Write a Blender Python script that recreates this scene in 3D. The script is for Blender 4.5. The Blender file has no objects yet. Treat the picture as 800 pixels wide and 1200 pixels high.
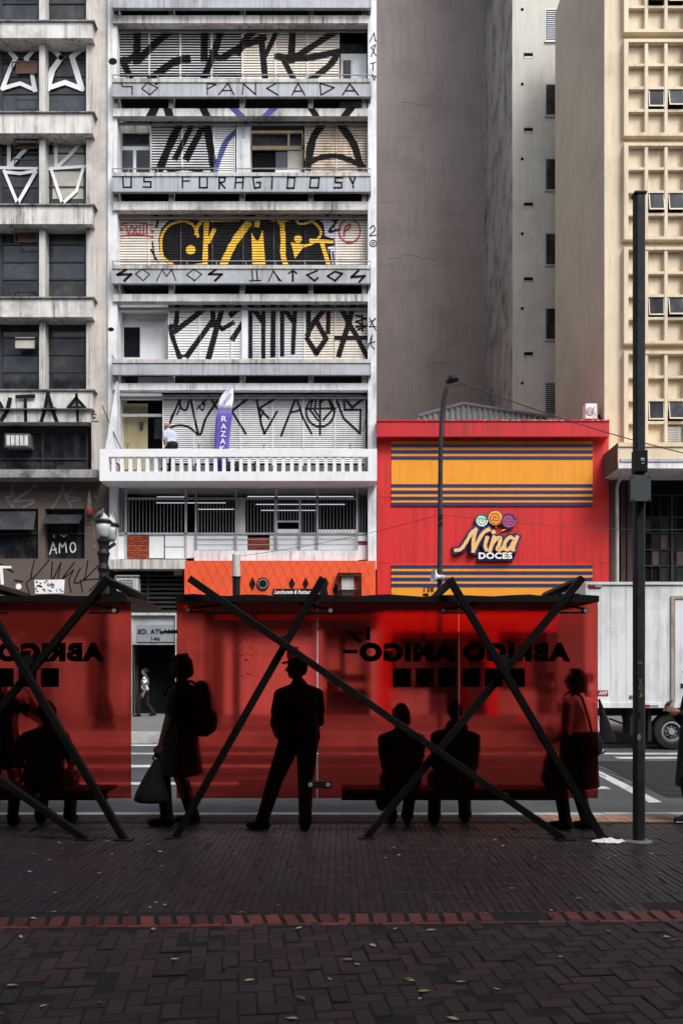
import bpy, bmesh, math, random
from mathutils import Vector, Matrix, kdtree, noise as mnoise
R = math.radians
rnd = random.Random(7)
SC = bpy.context.scene
COL = SC.collection
# ---------------------------------------------------------------- camera
FPX, HC, YH, CX = 950.0, 1.65, 785.0, 400.0     # focal length in photo pixels, eye height, horizon row, centre column
cam = bpy.data.cameras.new('camera'); co = bpy.data.objects.new('camera', cam); COL.objects.link(co)
cam.sensor_fit = 'VERTICAL'; cam.sensor_height = 24.0; cam.sensor_width = 16.0
cam.lens = 24.0*FPX/1200.0
cam.shift_y = (YH-600.0)/1200.0
cam.clip_start = 0.05; cam.clip_end = 2000
co.location = (0, 0, HC); co.rotation_euler = (R(90), 0, 0)
SC.camera = co
# ---------------------------------------------------------------- light
SUN_EL, SUN_AZ = 52.0, 36.0      # degrees; azimuth measured from straight behind the camera towards the right
w = bpy.data.worlds.new('World'); SC.world = w; w.use_nodes = True
nt = w.node_tree; bg = nt.nodes['Background']
sky = nt.nodes.new('ShaderNodeTexSky'); sky.sky_type = 'NISHITA'; sky.sun_disc = False
sky.sun_elevation = R(SUN_EL); sky.sun_rotation = R(180-SUN_AZ)
sky.air_density = 1.0; sky.dust_density = 3.0; sky.ozone_density = 1.0
hsv = nt.nodes.new('ShaderNodeHueSaturation'); hsv.inputs['Saturation'].default_value = 0.5
nt.links.new(sky.outputs[0], hsv.inputs['Color']); nt.links.new(hsv.outputs[0], bg.inputs[0])
bg.inputs[1].default_value = 0.14
sl = bpy.data.lights.new('sun', 'SUN'); so = bpy.data.objects.new('sun', sl); COL.objects.link(so)
sl.energy = 1.9; sl.angle = R(26); sl.color = (1.0, 0.98, 0.955)
sdir = Vector((math.sin(R(SUN_AZ))*math.cos(R(SUN_EL)), -math.cos(R(SUN_AZ))*math.cos(R(SUN_EL)), math.sin(R(SUN_EL))))
so.rotation_euler = sdir.to_track_quat('Z', 'Y').to_euler()
so.location = (0, -20, 40)
SC.view_settings.view_transform = 'Standard'; SC.view_settings.look = 'None'
SC.view_settings.gamma = 1.0; SC.view_settings.use_curve_mapping = False
SC.view_settings.exposure = 0.77
SC.render.engine = 'CYCLES'
SC.cycles.max_bounces = 8; SC.cycles.transmission_bounces = 8; SC.cycles.caustics_refractive = False; SC.cycles.caustics_reflective = False
# ---------------------------------------------------------------- photo pixel at a real distance -> metres
def PX(px, Y): return (px-CX)*Y/FPX
def PZ(py, Y): return HC-(py-YH)*Y/FPX
# ---------------------------------------------------------------- materials
def mat(name, col, rough=.8, var=.12, scale=1.2, dirt=None, dirt_amt=0.0, streak=0.0, bump=0.0, metal=0.0, spec=.3,
        island=0.0, fine=18.0, dirt_scale=.6):
    m = bpy.data.materials.new(name); m.use_nodes = True
    t = m.node_tree; N = t.nodes; L = t.links
    b = N['Principled BSDF']
    b.inputs['Roughness'].default_value = rough; b.inputs['Metallic'].default_value = metal
    b.inputs['Specular IOR Level'].default_value = spec
    geo = N.new('ShaderNodeNewGeometry'); pos = geo.outputs['Position']
    def noise(sc, detail=5, rgh=.6, vec=None):
        n = N.new('ShaderNodeTexNoise'); n.inputs['Scale'].default_value = sc; n.inputs['Detail'].default_value = detail
        n.inputs['Roughness'].default_value = rgh
        L.new(vec or pos, n.inputs['Vector']); return n.outputs['Fac']
    def ramp(sock, lo, hi):
        r = N.new('ShaderNodeMapRange'); r.inputs[1].default_value = lo; r.inputs[2].default_value = hi
        L.new(sock, r.inputs[0]); return r.outputs[0]
    def mix(fac, a, c, mode='MIX'):
        x = N.new('ShaderNodeMix'); x.data_type = 'RGBA'; x.blend_type = mode
        if isinstance(fac, float): x.inputs[0].default_value = fac
        else: L.new(fac, x.inputs[0])
        for s, i in ((a, 6), (c, 7)):
            if isinstance(s, tuple): x.inputs[i].default_value = (*s, 1)
            else: L.new(s, x.inputs[i])
        return x.outputs[2]
    def mul(a, k):
        x = N.new('ShaderNodeMath'); x.operation = 'MULTIPLY'; L.new(a, x.inputs[0])
        if isinstance(k, float): x.inputs[1].default_value = k
        else: L.new(k, x.inputs[1])
        return x.outputs[0]
    lo = tuple(c*(1-var) for c in col); hi = tuple(min(.95, c*(1+var)) for c in col)
    c = mix(ramp(noise(scale), .3, .7), lo, hi)
    if island:
        r = ramp(geo.outputs['Random Per Island'], 0, 1)
        c = mix(r, mix(1.0, c, (1-island,)*3, 'MULTIPLY'), c)
    dc = dirt or tuple(x*.3 for x in col)
    if dirt_amt:
        c = mix(mul(ramp(noise(dirt_scale, 8, .68), .48, .72), float(dirt_amt)), c, dc)
    if streak:
        mp = N.new('ShaderNodeMapping'); mp.inputs['Scale'].default_value = (7, 7, .35); L.new(pos, mp.inputs[0])
        s1 = ramp(noise(1.0, 7, .7, mp.outputs[0]), .46, .70)
        s2 = ramp(noise(.9, 4, .6), .34, .58)
        c = mix(mul(mul(s1, s2), float(streak)), c, dc)
    L.new(c, b.inputs['Base Color'])
    if bump:
        bp = N.new('ShaderNodeBump'); bp.inputs['Strength'].default_value = 1.0; bp.inputs['Distance'].default_value = bump
        L.new(noise(fine, 6, .65), bp.inputs['Height']); L.new(bp.outputs[0], b.inputs['Normal'])
    return m
def emis(name, col, st):
    m = bpy.data.materials.new(name); m.use_nodes = True; b = m.node_tree.nodes['Principled BSDF']
    b.inputs['Base Color'].default_value = (*col, 1); b.inputs['Emission Color'].default_value = (*col, 1); b.inputs['Emission Strength'].default_value = st
    return m
def glassy(name, col, rough=.08, trans=0.0, ior=1.45):
    m = mat(name, col, rough, var=.45, scale=1.1, spec=.5, dirt=(.16, .155, .15), dirt_amt=.28, streak=.22, dirt_scale=1.8); b = m.node_tree.nodes['Principled BSDF']
    b.inputs['Transmission Weight'].default_value = trans; b.inputs['IOR'].default_value = ior
    return m
M = {}
M['white'] = mat('white_paint', (.74, .75, .77), .6, .06, 1.0, (.16, .15, .135), .45, .8)
M['white2'] = mat('white_enamel', (.78, .79, .81), .5, .04, 1.0, (.35, .33, .3), .25, .25)
M['louvre'] = mat('white_louvre', (.72, .71, .70), .6, .06, 2.0, (.42, .38, .32), .35, .3)
M['louvre_grey'] = mat('grey_louvre', (.60, .60, .61), .6, .08, 2.0, (.3, .28, .26), .5, .4)
M['louvre_cream'] = mat('cream_louvre', (.68, .63, .55), .6, .07, 2.0, (.40, .25, .14), .5, .5)
M['louvre_rust'] = mat('rusty_louvre', (.58, .50, .40), .7, .12, 3.0, (.27, .11, .035), .95, .8, dirt_scale=2.2)
M['fascia'] = mat('grey_fascia', (.42, .44, .47), .6, .08, 1.0, (.12, .12, .12), .5, .8)
M['stain'] = mat('stained_concrete', (.66, .64, .61), .85, .1, 1.5, (.06, .056, .052), .7, 1.0, bump=.003)
M['grime'] = mat('grimy_concrete', (.30, .29, .28), .9, .2, 2, (.018, .017, .016), 1.0, 1.0, bump=.004, dirt_scale=1.6)
M['concrete'] = mat('weathered_concrete', (.57, .552, .52), .85, .12, 1.2, (.06, .056, .052), .55, 1.0, bump=.003)
M['beige'] = mat('beige_tile', (.56, .52, .47), .75, .1, .8, (.16, .13, .11), .55, .7)
M['dark_frame'] = mat('dark_window_frame', (.035, .035, .037), .5, .2)
M['glass'] = glassy('dark_glass', (.012, .014, .018), .06)
M['glass_blue'] = glassy('grey_blue_glass', (.036, .042, .053), .15)
M['glass_tilt'] = glassy('dull_blue_glass', (.014, .018, .026), .4)
M['glass_tilt'].node_tree.nodes['Principled BSDF'].inputs['Specular IOR Level'].default_value = .06
M['glass_grey'] = glassy('dusty_glass', (.022, .024, .027), .3)
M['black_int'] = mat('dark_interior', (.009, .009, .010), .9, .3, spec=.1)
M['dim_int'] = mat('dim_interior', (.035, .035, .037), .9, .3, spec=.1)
M['shade_block'] = mat('shade_block', (.04, .037, .035), .8, .2)  # skin of the unseen block added for shade
M['curtain'] = mat('pale_curtain', (.45, .43, .38), .9, .15, 3)
M['tan_curtain'] = mat('tan_curtain', (.40, .35, .21), .9, .12, 2)
M['brown_board'] = mat('brown_board', (.17, .09, .06), .8, .2, 3)
M['wood'] = mat('pale_wood', (.42, .33, .19), .6, .15, 3)
M['black_paint'] = mat('black_spray_paint', (.008, .008, .010), .8, .3, 3, spec=.12)
M['white_spray'] = mat('white_spray_paint', (.80, .80, .80), .6, .05)
M['grey_spray'] = mat('faded_grey_spray_paint', (.17, .18, .19), .8, .25, 4)
M['blue_spray'] = mat('blue_spray_paint', (.05, .07, .26), .6, .2)
M['red_spray'] = mat('red_spray_paint', (.42, .03, .055), .7, .15, 4)
M['yellow_spray'] = mat('yellow_spray_paint', (.84, .47, .03), .6, .12, 3)
M['lilac_spray'] = mat('pale_lilac_spray_paint', (.60, .58, .66), .7, .1, 3)
M['tower'] = mat('taupe_render', (.24, .203, .19), .9, .05, .25, (.125, .106, .097), .45, .5, bump=.006, fine=6)
M['tower_side'] = mat('peeling_render', (.30, .28, .265), .9, .15, .5, (.035, .032, .03), .95, 1.0, bump=.01, fine=5, dirt_scale=.8)
M['pale_tower'] = mat('pale_grey_render', (.50, .49, .445), .85, .05, .4, (.2, .19, .17), .4, .35)
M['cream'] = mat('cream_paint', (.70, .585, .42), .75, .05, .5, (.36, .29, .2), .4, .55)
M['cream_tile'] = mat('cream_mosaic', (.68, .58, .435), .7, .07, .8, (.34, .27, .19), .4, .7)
M['cream_shaded'] = mat('cream_paint_shaded', (.46, .40, .315), .85, .07, .35, (.3, .26, .2), .45, .4)  # same cream paint, with the side wall's shade put into the colour
M['brownish'] = mat('brown_render', (.115, .085, .072), .85, .12, 1.0)
M['red'] = mat('red_cladding', (.63, .028, .026), .5, .08, .6, (.26, .018, .022), .4, .7)
M['redtop'] = mat('red_cornice_paint', (.56, .018, .026), .55, .12, .8, (.14, .03, .03), .6, 1.0)
M['yellow'] = mat('yellow_panel', (.82, .315, .022), .5, .07, .6, (.5, .21, .03), .4, .5)
M['navy'] = mat('navy_stripe', (.028, .03, .115), .45, .1)
M['orange'] = mat('orange_panel', (.80, .105, .035), .5, .05, .7, (.5, .07, .03), .25, .2)
M['orange_line'] = mat('orange_groove', (.45, .05, .02), .6, .1)
M['tan_sign'] = mat('tan_letter', (.80, .48, .19), .5, .05)
M['brick_red'] = mat('red_brick', (.38, .075, .035), .85, .15, 5, island=.5)
M['mortar'] = mat('mortar', (.16, .15, .14), .9, .2, 5)
M['corr'] = mat('fibre_cement', (.115, .115, .115), .9, .15, 2, (.06, .06, .06), .5, .3)
M['metal'] = mat('grey_metal', (.33, .35, .38), .45, .1, 2, metal=.3)
M['black_metal'] = mat('black_metal', (.007, .007, .008), .55, .25, 3, spec=.25)
M['beam'] = mat('black_steel_beam', (.0045, .0043, .0045), .55, .3, 3, (.022, .016, .014), .5, spec=.15)
M['pole'] = mat('dark_pole_paint', (.030, .034, .038), .65, .4, 5, (.006, .006, .007), .9, .6, dirt_scale=3, spec=.25)
M['grate'] = mat('dark_grate', (.025, .026, .028), .6, .2, 3)
M['asphalt'] = mat('asphalt', (.058, .062, .068), .85, .28, .5, (.03, .03, .033), .8, bump=.006, fine=60)
M['line'] = mat('road_paint', (.46, .46, .45), .7, .15, 2, (.12, .12, .125), .95, dirt_scale=2.5)
M['farwalk'] = mat('far_pavement', (.15, .15, .15), .85, .25, 1.2, (.05, .05, .05), .8, bump=.004, dirt_scale=1.2)
M['kerb'] = mat('kerb_stone', (.42, .41, .40), .85, .2, 2, (.12, .115, .11), .8, bump=.004, dirt_scale=1.5)
M['paver'] = mat('dark_brick_paver', (.031, .0170, .0205), .8, .25, .8, (.014, .014, .016), .75, island=.5, bump=.002, fine=60, dirt_scale=.9)
M['paver2'] = mat('stained_brick_paver', (.022, .0140, .0175), .55, .25, 1.0, (.014, .0195, .0245), 1.0, island=.4, bump=.002, fine=60, dirt_scale=.55)
M['paver_red'] = mat('red_border_brick', (.135, .034, .028), .75, .25, 2, (.05, .022, .02), .7, island=.65, bump=.002, fine=60)
M['paver_tan_sunlit'] = mat('sunlit_tan_brick', (.36, .20, .13), .8, .12, 2, (.15, .09, .07), .5, island=.25)  # tan brick, lightened: sunlight beyond the shelter is put into the colour
M['joint'] = mat('paving_joint', (.006, .0055, .006), .9, .4, 8)
M['litter_white'] = mat('crumpled_white_plastic', (.75, .74, .72), .5, .08)
def red_glass():
    m = bpy.data.materials.new('red_tinted_glass'); m.use_nodes = True
    t = m.node_tree; b = t.nodes['Principled BSDF']
    b.inputs['Base Color'].default_value = (.64, .080, .062, 1)
    b.inputs['Roughness'].default_value = .16; b.inputs['Transmission Weight'].default_value = 1.0; b.inputs['IOR'].default_value = 1.32
    geo = t.nodes.new('ShaderNodeNewGeometry')
    n = t.nodes.new('ShaderNodeTexNoise'); n.inputs['Scale'].default_value = 2.2; n.inputs['Detail'].default_value = 8
    t.links.new(geo.outputs['Position'], n.inputs['Vector'])
    mr = t.nodes.new('ShaderNodeMapRange'); mr.inputs[1].default_value = .35; mr.inputs[2].default_value = .75; mr.inputs[3].default_value = .075; mr.inputs[4].default_value = .115
    t.links.new(n.outputs['Fac'], mr.inputs[0]); t.links.new(mr.outputs[0], b.inputs['Roughness'])
    tp = t.nodes.new('ShaderNodeBsdfTransparent'); tp.inputs[0].default_value = (.66, .19, .20, 1)
    ms = t.nodes.new('ShaderNodeMixShader'); ms.inputs[0].default_value = .17
    out = t.nodes['Material Output']
    t.links.new(b.outputs[0], ms.inputs[1]); t.links.new(tp.outputs[0], ms.inputs[2]); t.links.new(ms.outputs[0], out.inputs['Surface'])
    return m
M['red_glass'] = red_glass()
# ---------------------------------------------------------------- mesh builder
class MB:
    def __init__(s): s.v = []; s.f = []; s.mi = []; s.smooth = False
    def face(s, pts, m=0):
        i = len(s.v); s.v += [tuple(p) for p in pts]; s.f.append(tuple(range(i, i+len(pts)))); s.mi.append(m)
    def mesh(s, vs, fs, m=0):
        i = len(s.v); s.v += [tuple(p) for p in vs]; s.f += [tuple(i+k for k in f) for f in fs]; s.mi += [m]*len(fs)
    def box(s, x0, x1, y0, y1, z0, z1, m=0):
        vs = [(x, y, z) for z in (z0, z1) for y in (y0, y1) for x in (x0, x1)]
        s.mesh(vs, [(0, 2, 3, 1), (4, 5, 7, 6), (0, 1, 5, 4), (2, 6, 7, 3), (0, 4, 6, 2), (1, 3, 7, 5)], m)
        return s
    def pb(s, x0, y0, x1, y1, Y, d, m=0):      # photo rectangle standing at distance Y, d metres deep
        return s.box(PX(x0, Y), PX(x1, Y), Y, Y+d, PZ(y1, Y), PZ(y0, Y), m)
    def prism(s, pts, Y, d, m=0):              # photo polygon at distance Y, d metres deep
        n = len(pts); a = [(PX(x, Y), Y, PZ(y, Y)) for x, y in pts]; b = [(p[0], Y+d, p[2]) for p in a]
        s.mesh(a+b, [tuple(range(n)), tuple(range(2*n-1, n-1, -1))]+[(i, i+n, (i+1) % n+n, (i+1) % n) for i in range(n)], m)
        return s
    def frustum(s, p0, p1, r0, r1=None, n=10, m=0, caps=True):
        r1 = r0 if r1 is None else r1
        p0 = Vector(p0); p1 = Vector(p1); d = (p1-p0).normalized()
        a = d.orthogonal().normalized(); b = d.cross(a)
        vs = []
        for p, r in ((p0, r0), (p1, r1)):
            for i in range(n):
                t = 2*math.pi*i/n; vs.append(p+a*(r*math.cos(t))+b*(r*math.sin(t)))
        fs = [(i, (i+1) % n, (i+1) % n+n, i+n) for i in range(n)]
        if caps: fs += [tuple(range(n-1, -1, -1)), tuple(range(n, 2*n))]
        s.mesh(vs, fs, m); return s
    def tube(s, pts, r, n=8, m=0):
        P = [Vector(p) for p in pts]; vs = []; fs = []
        rr = r if isinstance(r, (list, tuple)) else [r]*len(P)
        up = None
        for i, p in enumerate(P):
            d = (P[min(i+1, len(P)-1)]-P[max(i-1, 0)]).normalized()
            if up is None: up = d.orthogonal().normalized()
            a = (up-d*up.dot(d)).normalized(); up = a; b = d.cross(a)
            for k in range(n):
                t = 2*math.pi*k/n; vs.append(p+(a*math.cos(t)+b*math.sin(t))*rr[i])
        for i in range(len(P)-1):
            for k in range(n):
                fs.append((i*n+k, i*n+(k+1) % n, (i+1)*n+(k+1) % n, (i+1)*n+k))
        fs += [tuple(range(n-1, -1, -1)), tuple((len(P)-1)*n+k for k in range(n))]
        s.mesh(vs, fs, m); return s
    def lathe(s, c, prof, n=20, m=0):           # prof: (radius, height)
        vs = []; fs = []
        for r, z in prof:
            for k in range(n):
                t = 2*math.pi*k/n; vs.append((c[0]+r*math.cos(t), c[1]+r*math.sin(t), c[2]+z))
        for i in range(len(prof)-1):
            for k in range(n):
                fs.append((i*n+k, i*n+(k+1) % n, (i+1)*n+(k+1) % n, (i+1)*n+k))
        fs += [tuple(range(n-1, -1, -1)), tuple((len(prof)-1)*n+k for k in range(n))]
        s.mesh(vs, fs, m); return s
    def disc(s, cx, cy, r, Y, d, n=24, m=0, ry=None):
        ry = ry or r
        return s.prism([(cx+r*math.cos(2*math.pi*i/n), cy+ry*math.sin(2*math.pi*i/n)) for i in range(n)], Y, d, m)
    def obj(s, name, mats, parent=None, bevel=0, fix=False, **kw):
        me = bpy.data.meshes.new(name)
        off = BASE.get(parent.name, Vector((0, 0, 0))) if parent else Vector((0, 0, 0))
        me.from_pydata([(x-off.x, y-off.y, z-off.z) for x, y, z in s.v], [], s.f)
        for m in (mats if isinstance(mats, (list, tuple)) else [mats]): me.materials.append(M[m] if isinstance(m, str) else m)
        me.polygons.foreach_set('material_index', s.mi)
        if s.smooth: me.polygons.foreach_set('use_smooth', [True]*len(s.f))
        if fix:
            bm = bmesh.new(); bm.from_mesh(me); bmesh.ops.recalc_face_normals(bm, faces=bm.faces); bm.to_mesh(me); bm.free()
        me.update()
        o = bpy.data.objects.new(name, me); COL.objects.link(o)
        if parent:
            o.parent = parent; BASE[o.name] = off
        if bevel:
            md = o.modifiers.new('bevel', 'BEVEL'); md.width = bevel; md.segments = 2; md.limit_method = 'ANGLE'
        return tag(o, **kw)
BASE = {}
def tag(o, label=None, cat=None, group=None, kind=None):
    if label: o['label'] = label
    if cat: o['category'] = cat
    if group: o['group'] = group
    if kind: o['kind'] = kind
    return o
def thing(name, label, cat, loc, group=None):
    o = bpy.data.objects.new(name, None); COL.objects.link(o); o.location = loc; o.empty_display_size = .2
    BASE[o.name] = Vector(loc)
    return tag(o, label, cat, group)
# ---------------------------------------------------------------- painted strokes
def tr(pts, T): return [(T[0]+x/T[2], T[1]+y/T[2]) for x, y in pts]
def smooth_line(p, k=6):
    if len(p) < 3: return p
    out = []
    for i in range(len(p)-1):
        a, b, c, d = p[max(i-1, 0)], p[i], p[i+1], p[min(i+2, len(p)-1)]
        for j in range(k):
            t = j/k
            out.append(tuple(.5*(2*b[q]+(c[q]-a[q])*t+(2*a[q]-5*b[q]+4*c[q]-d[q])*t*t+(3*b[q]-a[q]-3*c[q]+d[q])*t**3) for q in (0, 1)))
    return out+[p[-1]]
def ribbon(p, wd, wob=.13):
    """quads of constant width following p (2-D), split at sharp corners"""
    runs = [[p[0]]]
    for i in range(1, len(p)):
        runs[-1].append(p[i])
        if i < len(p)-1:
            a = Vector((p[i][0]-p[i-1][0], p[i][1]-p[i-1][1])); b = Vector((p[i+1][0]-p[i][0], p[i+1][1]-p[i][1]))
            if a.length and b.length and a.normalized().dot(b.normalized()) < .3: runs.append([p[i]])
    Q = []
    for r in runs:
        if len(r) < 2: continue
        V = [Vector(q) for q in r]
        d0 = (V[0]-V[1]).normalized(); d1 = (V[-1]-V[-2]).normalized()
        V[0] = V[0]+d0*wd*.42; V[-1] = V[-1]+d1*wd*.42
        L_ = []
        for i, v in enumerate(V):
            a = (v-V[i-1]).normalized() if i else None; b = (V[i+1]-v).normalized() if i < len(V)-1 else None
            t = ((a or b)+(b or a)).normalized(); n = Vector((-t.y, t.x))
            k = 1.0
            if a is not None and b is not None: k = 1/max(.5, n.dot(Vector((-a.y, a.x))))
            h = wd*.5*k*(1+rnd.uniform(-wob, wob))
            L_.append((v+n*h, v-n*h))
        for i in range(len(L_)-1):
            Q.append([tuple(L_[i][0]), tuple(L_[i+1][0]), tuple(L_[i+1][1]), tuple(L_[i][1])])
        e = L_[0]; 
    return Q
def clip(poly, ax, lim, keep_less):
    out = []
    for i in range(len(poly)):
        a, b = poly[i-1], poly[i]
        ia = (a[ax] <= lim) == keep_less or a[ax] == lim; ib = (b[ax] <= lim) == keep_less or b[ax] == lim
        if ia != ib:
            t = (lim-a[ax])/(b[ax]-a[ax]); q = [0, 0]; q[ax] = lim; q[1-ax] = a[1-ax]+t*(b[1-ax]-a[1-ax]); out.append(tuple(q))
        if ib: out.append(b)
    return out
def clip_rect(p, x0, y0, x1, y1):
    for ax, lim, kl in ((0, x0, False), (0, x1, True), (1, y0, False), (1, y1, True)):
        p = clip(p, ax, lim, kl)
        if len(p) < 3: return None
    return p
class Paint:
    """a pile of painted polygons (photo coordinates), each with its own paint"""
    def __init__(s): s.q = []
    def line(s, T, pts, wd, m=0, sm=True):
        p = tr(pts, T)
        s.q.append(([q for q in ribbon(smooth_line(p) if sm else p, wd/T[2])], m)); return s
    def poly(s, T, pts, m=0): s.q.append(([tr(pts, T)], m)); return s
    def dot(s, T, c, r, m=0, ry=None):
        ry = ry or r
        return s.poly(T, [(c[0]+r*math.cos(i*math.pi/9), c[1]+ry*math.sin(i*math.pi/9)) for i in range(18)], m)
    def ring(s, T, c, r, wd, m=0, ry=None, a0=0, a1=360):
        ry = ry or r; n = 24
        return s.line(T, [(c[0]+r*math.cos(R(a0+(a1-a0)*i/n)), c[1]+ry*math.sin(R(a0+(a1-a0)*i/n))) for i in range(n+1)], wd, m, False)
    def flat(s, Y, rect=None, mb=None):
        mb = mb or MB()
        for k, (qs, m) in enumerate(s.q):
            y = Y-.004-k*.0004
            for q in qs:
                if rect: q = clip_rect(q, *rect)
                if q: mb.face([(PX(a, Y), y, PZ(b, Y)) for a, b in q], m)
        return mb
    def slats(s, Y, rect, bands, tilt):
        mb = MB()
        for k, (qs, m) in enumerate(s.q):
            for q in qs:
                q = clip_rect(q, *rect)
                if not q: continue
                for a, b in bands:
                    c = clip_rect(q, rect[0], a, rect[2], b)
                    if c: mb.face([(PX(x, Y), Y+tilt*(1-2*(y-a)/(b-a))-.004-k*.0004, PZ(y, Y)) for x, y in c], m)
        return mb
# ---------------------------------------------------------------- lettering
def text_mb(s, rect, Y, mb=None, mirror=False, bold=0.0, shear=0.0, d=.004, m=0, rot=0, back=False):
    cu = bpy.data.curves.new('lettering', 'FONT'); cu.body = s; cu.size = 1; cu.offset = bold; cu.shear = shear; cu.resolution_u = 4
    cu.space_character = 1.0+bold*2.2
    to = bpy.data.objects.new('lettering', cu); COL.objects.link(to)
    dg = bpy.context.evaluated_depsgraph_get(); me = bpy.data.meshes.new_from_object(to.evaluated_get(dg))
    bpy.data.objects.remove(to); bpy.data.curves.remove(cu)
    vs = [v.co.copy() for v in me.vertices]; fs = [tuple(p.vertices) for p in me.polygons]
    bpy.data.meshes.remove(me)
    if rot: vs = [Matrix.Rotation(R(rot), 3, 'Z') @ v for v in vs]
    x0 = min(v.x for v in vs); x1 = max(v.x for v in vs); y0 = min(v.y for v in vs); y1 = max(v.y for v in vs)
    out = []
    for v in vs:
        u = (v.x-x0)/(x1-x0); t = (v.y-y0)/(y1-y0)
        if mirror: u = 1-u
        out.append((PX(rect[0]+u*(rect[2]-rect[0]), Y), Y, PZ(rect[3]+t*(rect[1]-rect[3]), Y)))
    mb = mb or MB(); mb.mesh(out, fs, m); return mb
# ================================================================ SETTING: ground, road, pavements
def sheet(name, x0, x1, y0, y1, z, m):
    b = MB(); b.face([(x0, y0, z), (x1, y0, z), (x1, y1, z), (x0, y1, z)]); return b.obj(name, m, kind='structure')
ZF = 0.15                                             # far pavement stands a kerb higher
sheet('ground', -300, 300, -200, 500, -.20, 'asphalt')
sheet('road', -80, 80, 9.40, 19.46, -.115, 'asphalt')
b = MB(); b.box(-80, 80, -40, 9.25, -.19, -.008); b.obj('pavement', 'joint', kind='structure')
b = MB()
x = -80
while x < 80: b.box(x+.004, x+.996, 9.252, 9.40, -.19, -.001+rnd.uniform(-.003, .002)); x += 1.0
b.obj('kerb', 'kerb', kind='structure')
b = MB(); b.box(-80, 80, 19.62, 60, -.19, ZF); b.obj('far_pavement', 'farwalk', kind='structure')
b = MB(); x = -80
while x < 80:
    l = rnd.uniform(.7, 1.1); b.box(x+.008, x+l-.008, 19.42+rnd.uniform(-.012, .012), 19.615, -.19, ZF+rnd.uniform(0, .012)); x += l
b.obj('far_kerb', 'kerb', kind='structure')
# --- near paving: real bricks
def brick(mb, cx, cy, hx, hy, ang, z, bev=.005):
    c, s = math.cos(ang), math.sin(ang)
    def P(u, v, zz): return (cx+u*c-v*s, cy+u*s+v*c, zz)
    tx, ty = rnd.uniform(-.0018, .0018), rnd.uniform(-.0018, .0018)
    lo = [P(u, v, z-.03) for u, v in ((-hx, -hy), (hx, -hy), (hx, hy), (-hx, hy))]
    md = [P(u, v, z-bev+tx*u/hx+ty*v/hy) for u, v in ((-hx, -hy), (hx, -hy), (hx, hy), (-hx, hy))]
    hx2, hy2 = hx-bev, hy-bev
    tp = [P(u, v, z+tx*u/hx+ty*v/hy) for u, v in ((-hx2, -hy2), (hx2, -hy2), (hx2, hy2), (-hx2, hy2))]
    fs = [(8, 9, 10, 11)]+[(i, (i+1) % 4, (i+1) % 4+4, i+4) for i in range(4)]+[(i+4, (i+1) % 4+4, (i+1) % 4+8, i+8) for i in range(4)]
    mb.mesh(lo+md+tp, fs)
TB = math.tan(R(1.9))
def border_y(x): return 5.30+x*TB
hb = MB(); A = R(7); W_ = .092; ca, sa = math.cos(A), math.sin(A)
for i in range(-85, 86):
    for j in range(-24, 85):
        k = (i-j) % 4
        if k == 0: u, v, hx, hy = i+1, j+.5, .1, .05
        elif k == 2: u, v, hx, hy = i+.5, j, .05, .1
        else: continue
        u *= W_; v *= W_
        X_, Y_ = u*ca-v*sa, .6+u*sa+v*ca
        if abs(X_) > 5.6 or Y_ < .9 or Y_ > border_y(X_)-.06: continue
        hx *= .875; hy *= .875
        if rnd.random() < .004: continue
        brick(hb, X_, Y_, hx+rnd.uniform(-.002, .0008), hy+rnd.uniform(-.002, .0008), A+rnd.gauss(0, .016), rnd.gauss(-.003, .003)-(.008 if rnd.random() < .03 else 0))
hb.obj('herringbone_paving', 'paver', kind='structure')
bb = MB(); x = -6
while x < 6:
    gap = 1.0 < x < 1.35
    if not gap: brick(bb, x, border_y(x)+.09, .044+rnd.uniform(-.004, .003), .092, R(1.9)+rnd.gauss(.22, .03)*(1 if x < 0 else -.2), .002)
    x += .118
x = -6
while x < 6:
    brick(bb, x, border_y(x)-.025, .098, .018, R(1.9)+rnd.gauss(0, .01), .001); x += .205
bb.obj('brick_border', 'paver_red', kind='structure')
sb = MB(); x = -6.4
while x < 6.4:
    y = 5.66
    while y < 8.78:
        if y-.13 > border_y(x)+.16:
            brick(sb, x+rnd.gauss(0, .0015), y, .0265, .117, rnd.gauss(0, .008), rnd.gauss(-.004, .002), .003)
        y += .243
    x += .0585
sb.obj('soldier_paving', 'paver2', kind='structure')
sb = MB(); st = MB(); x = -6.4
while x < 6.4:
    for y in (8.93, 9.14): brick(st if x > 2.25 else sb, x, y, .048, .098, rnd.gauss(0, .006), rnd.gauss(-.003, .0015), .003)  # colour switches where the shelter's shade ends and the sunlit strip begins
    x += .102
sb.obj('kerbside_paving', 'paver', kind='structure'); st.obj('sunlit_tan_paving', 'paver_tan_sunlit', kind='structure')
# --- road paint
RZ = -.111
def gY(py): return 950*(HC-RZ)/(py-YH)
for k, (a, c, x0, x1) in enumerate(((872.5, 874.2, -40, 40), (882.2, 884, -40, 40), (896.3, 899.2, -40, -1.0), (916.6, 919.6, -40, -1.6), (921.5, 924.6, 3.55, 3.98), (887, 889, 5.5, 40))):
    Y0, Y1 = gY(c), gY(a)
    sheet('road_line', x0, x1, Y0, Y1, RZ, 'line')
b = MB()
def G(px, py, z): Y = 950*(HC-z)/(py-YH); return (PX(px, Y), Y, z)
b.face([G(694, 899, RZ), G(775, 940, RZ), G(760, 940.5, RZ), G(690, 903, RZ)]); b.obj('road_line', 'line', kind='structure')
g = thing('ventilation_grate', 'wide dark metal grate let into the road right of the red shelter panels', 'grate', (4.6, 14, -.115))
b = MB()
yy = 11.2
pl = [G(701, 899.5, 0), G(776, 937.5, 0)]
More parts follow.
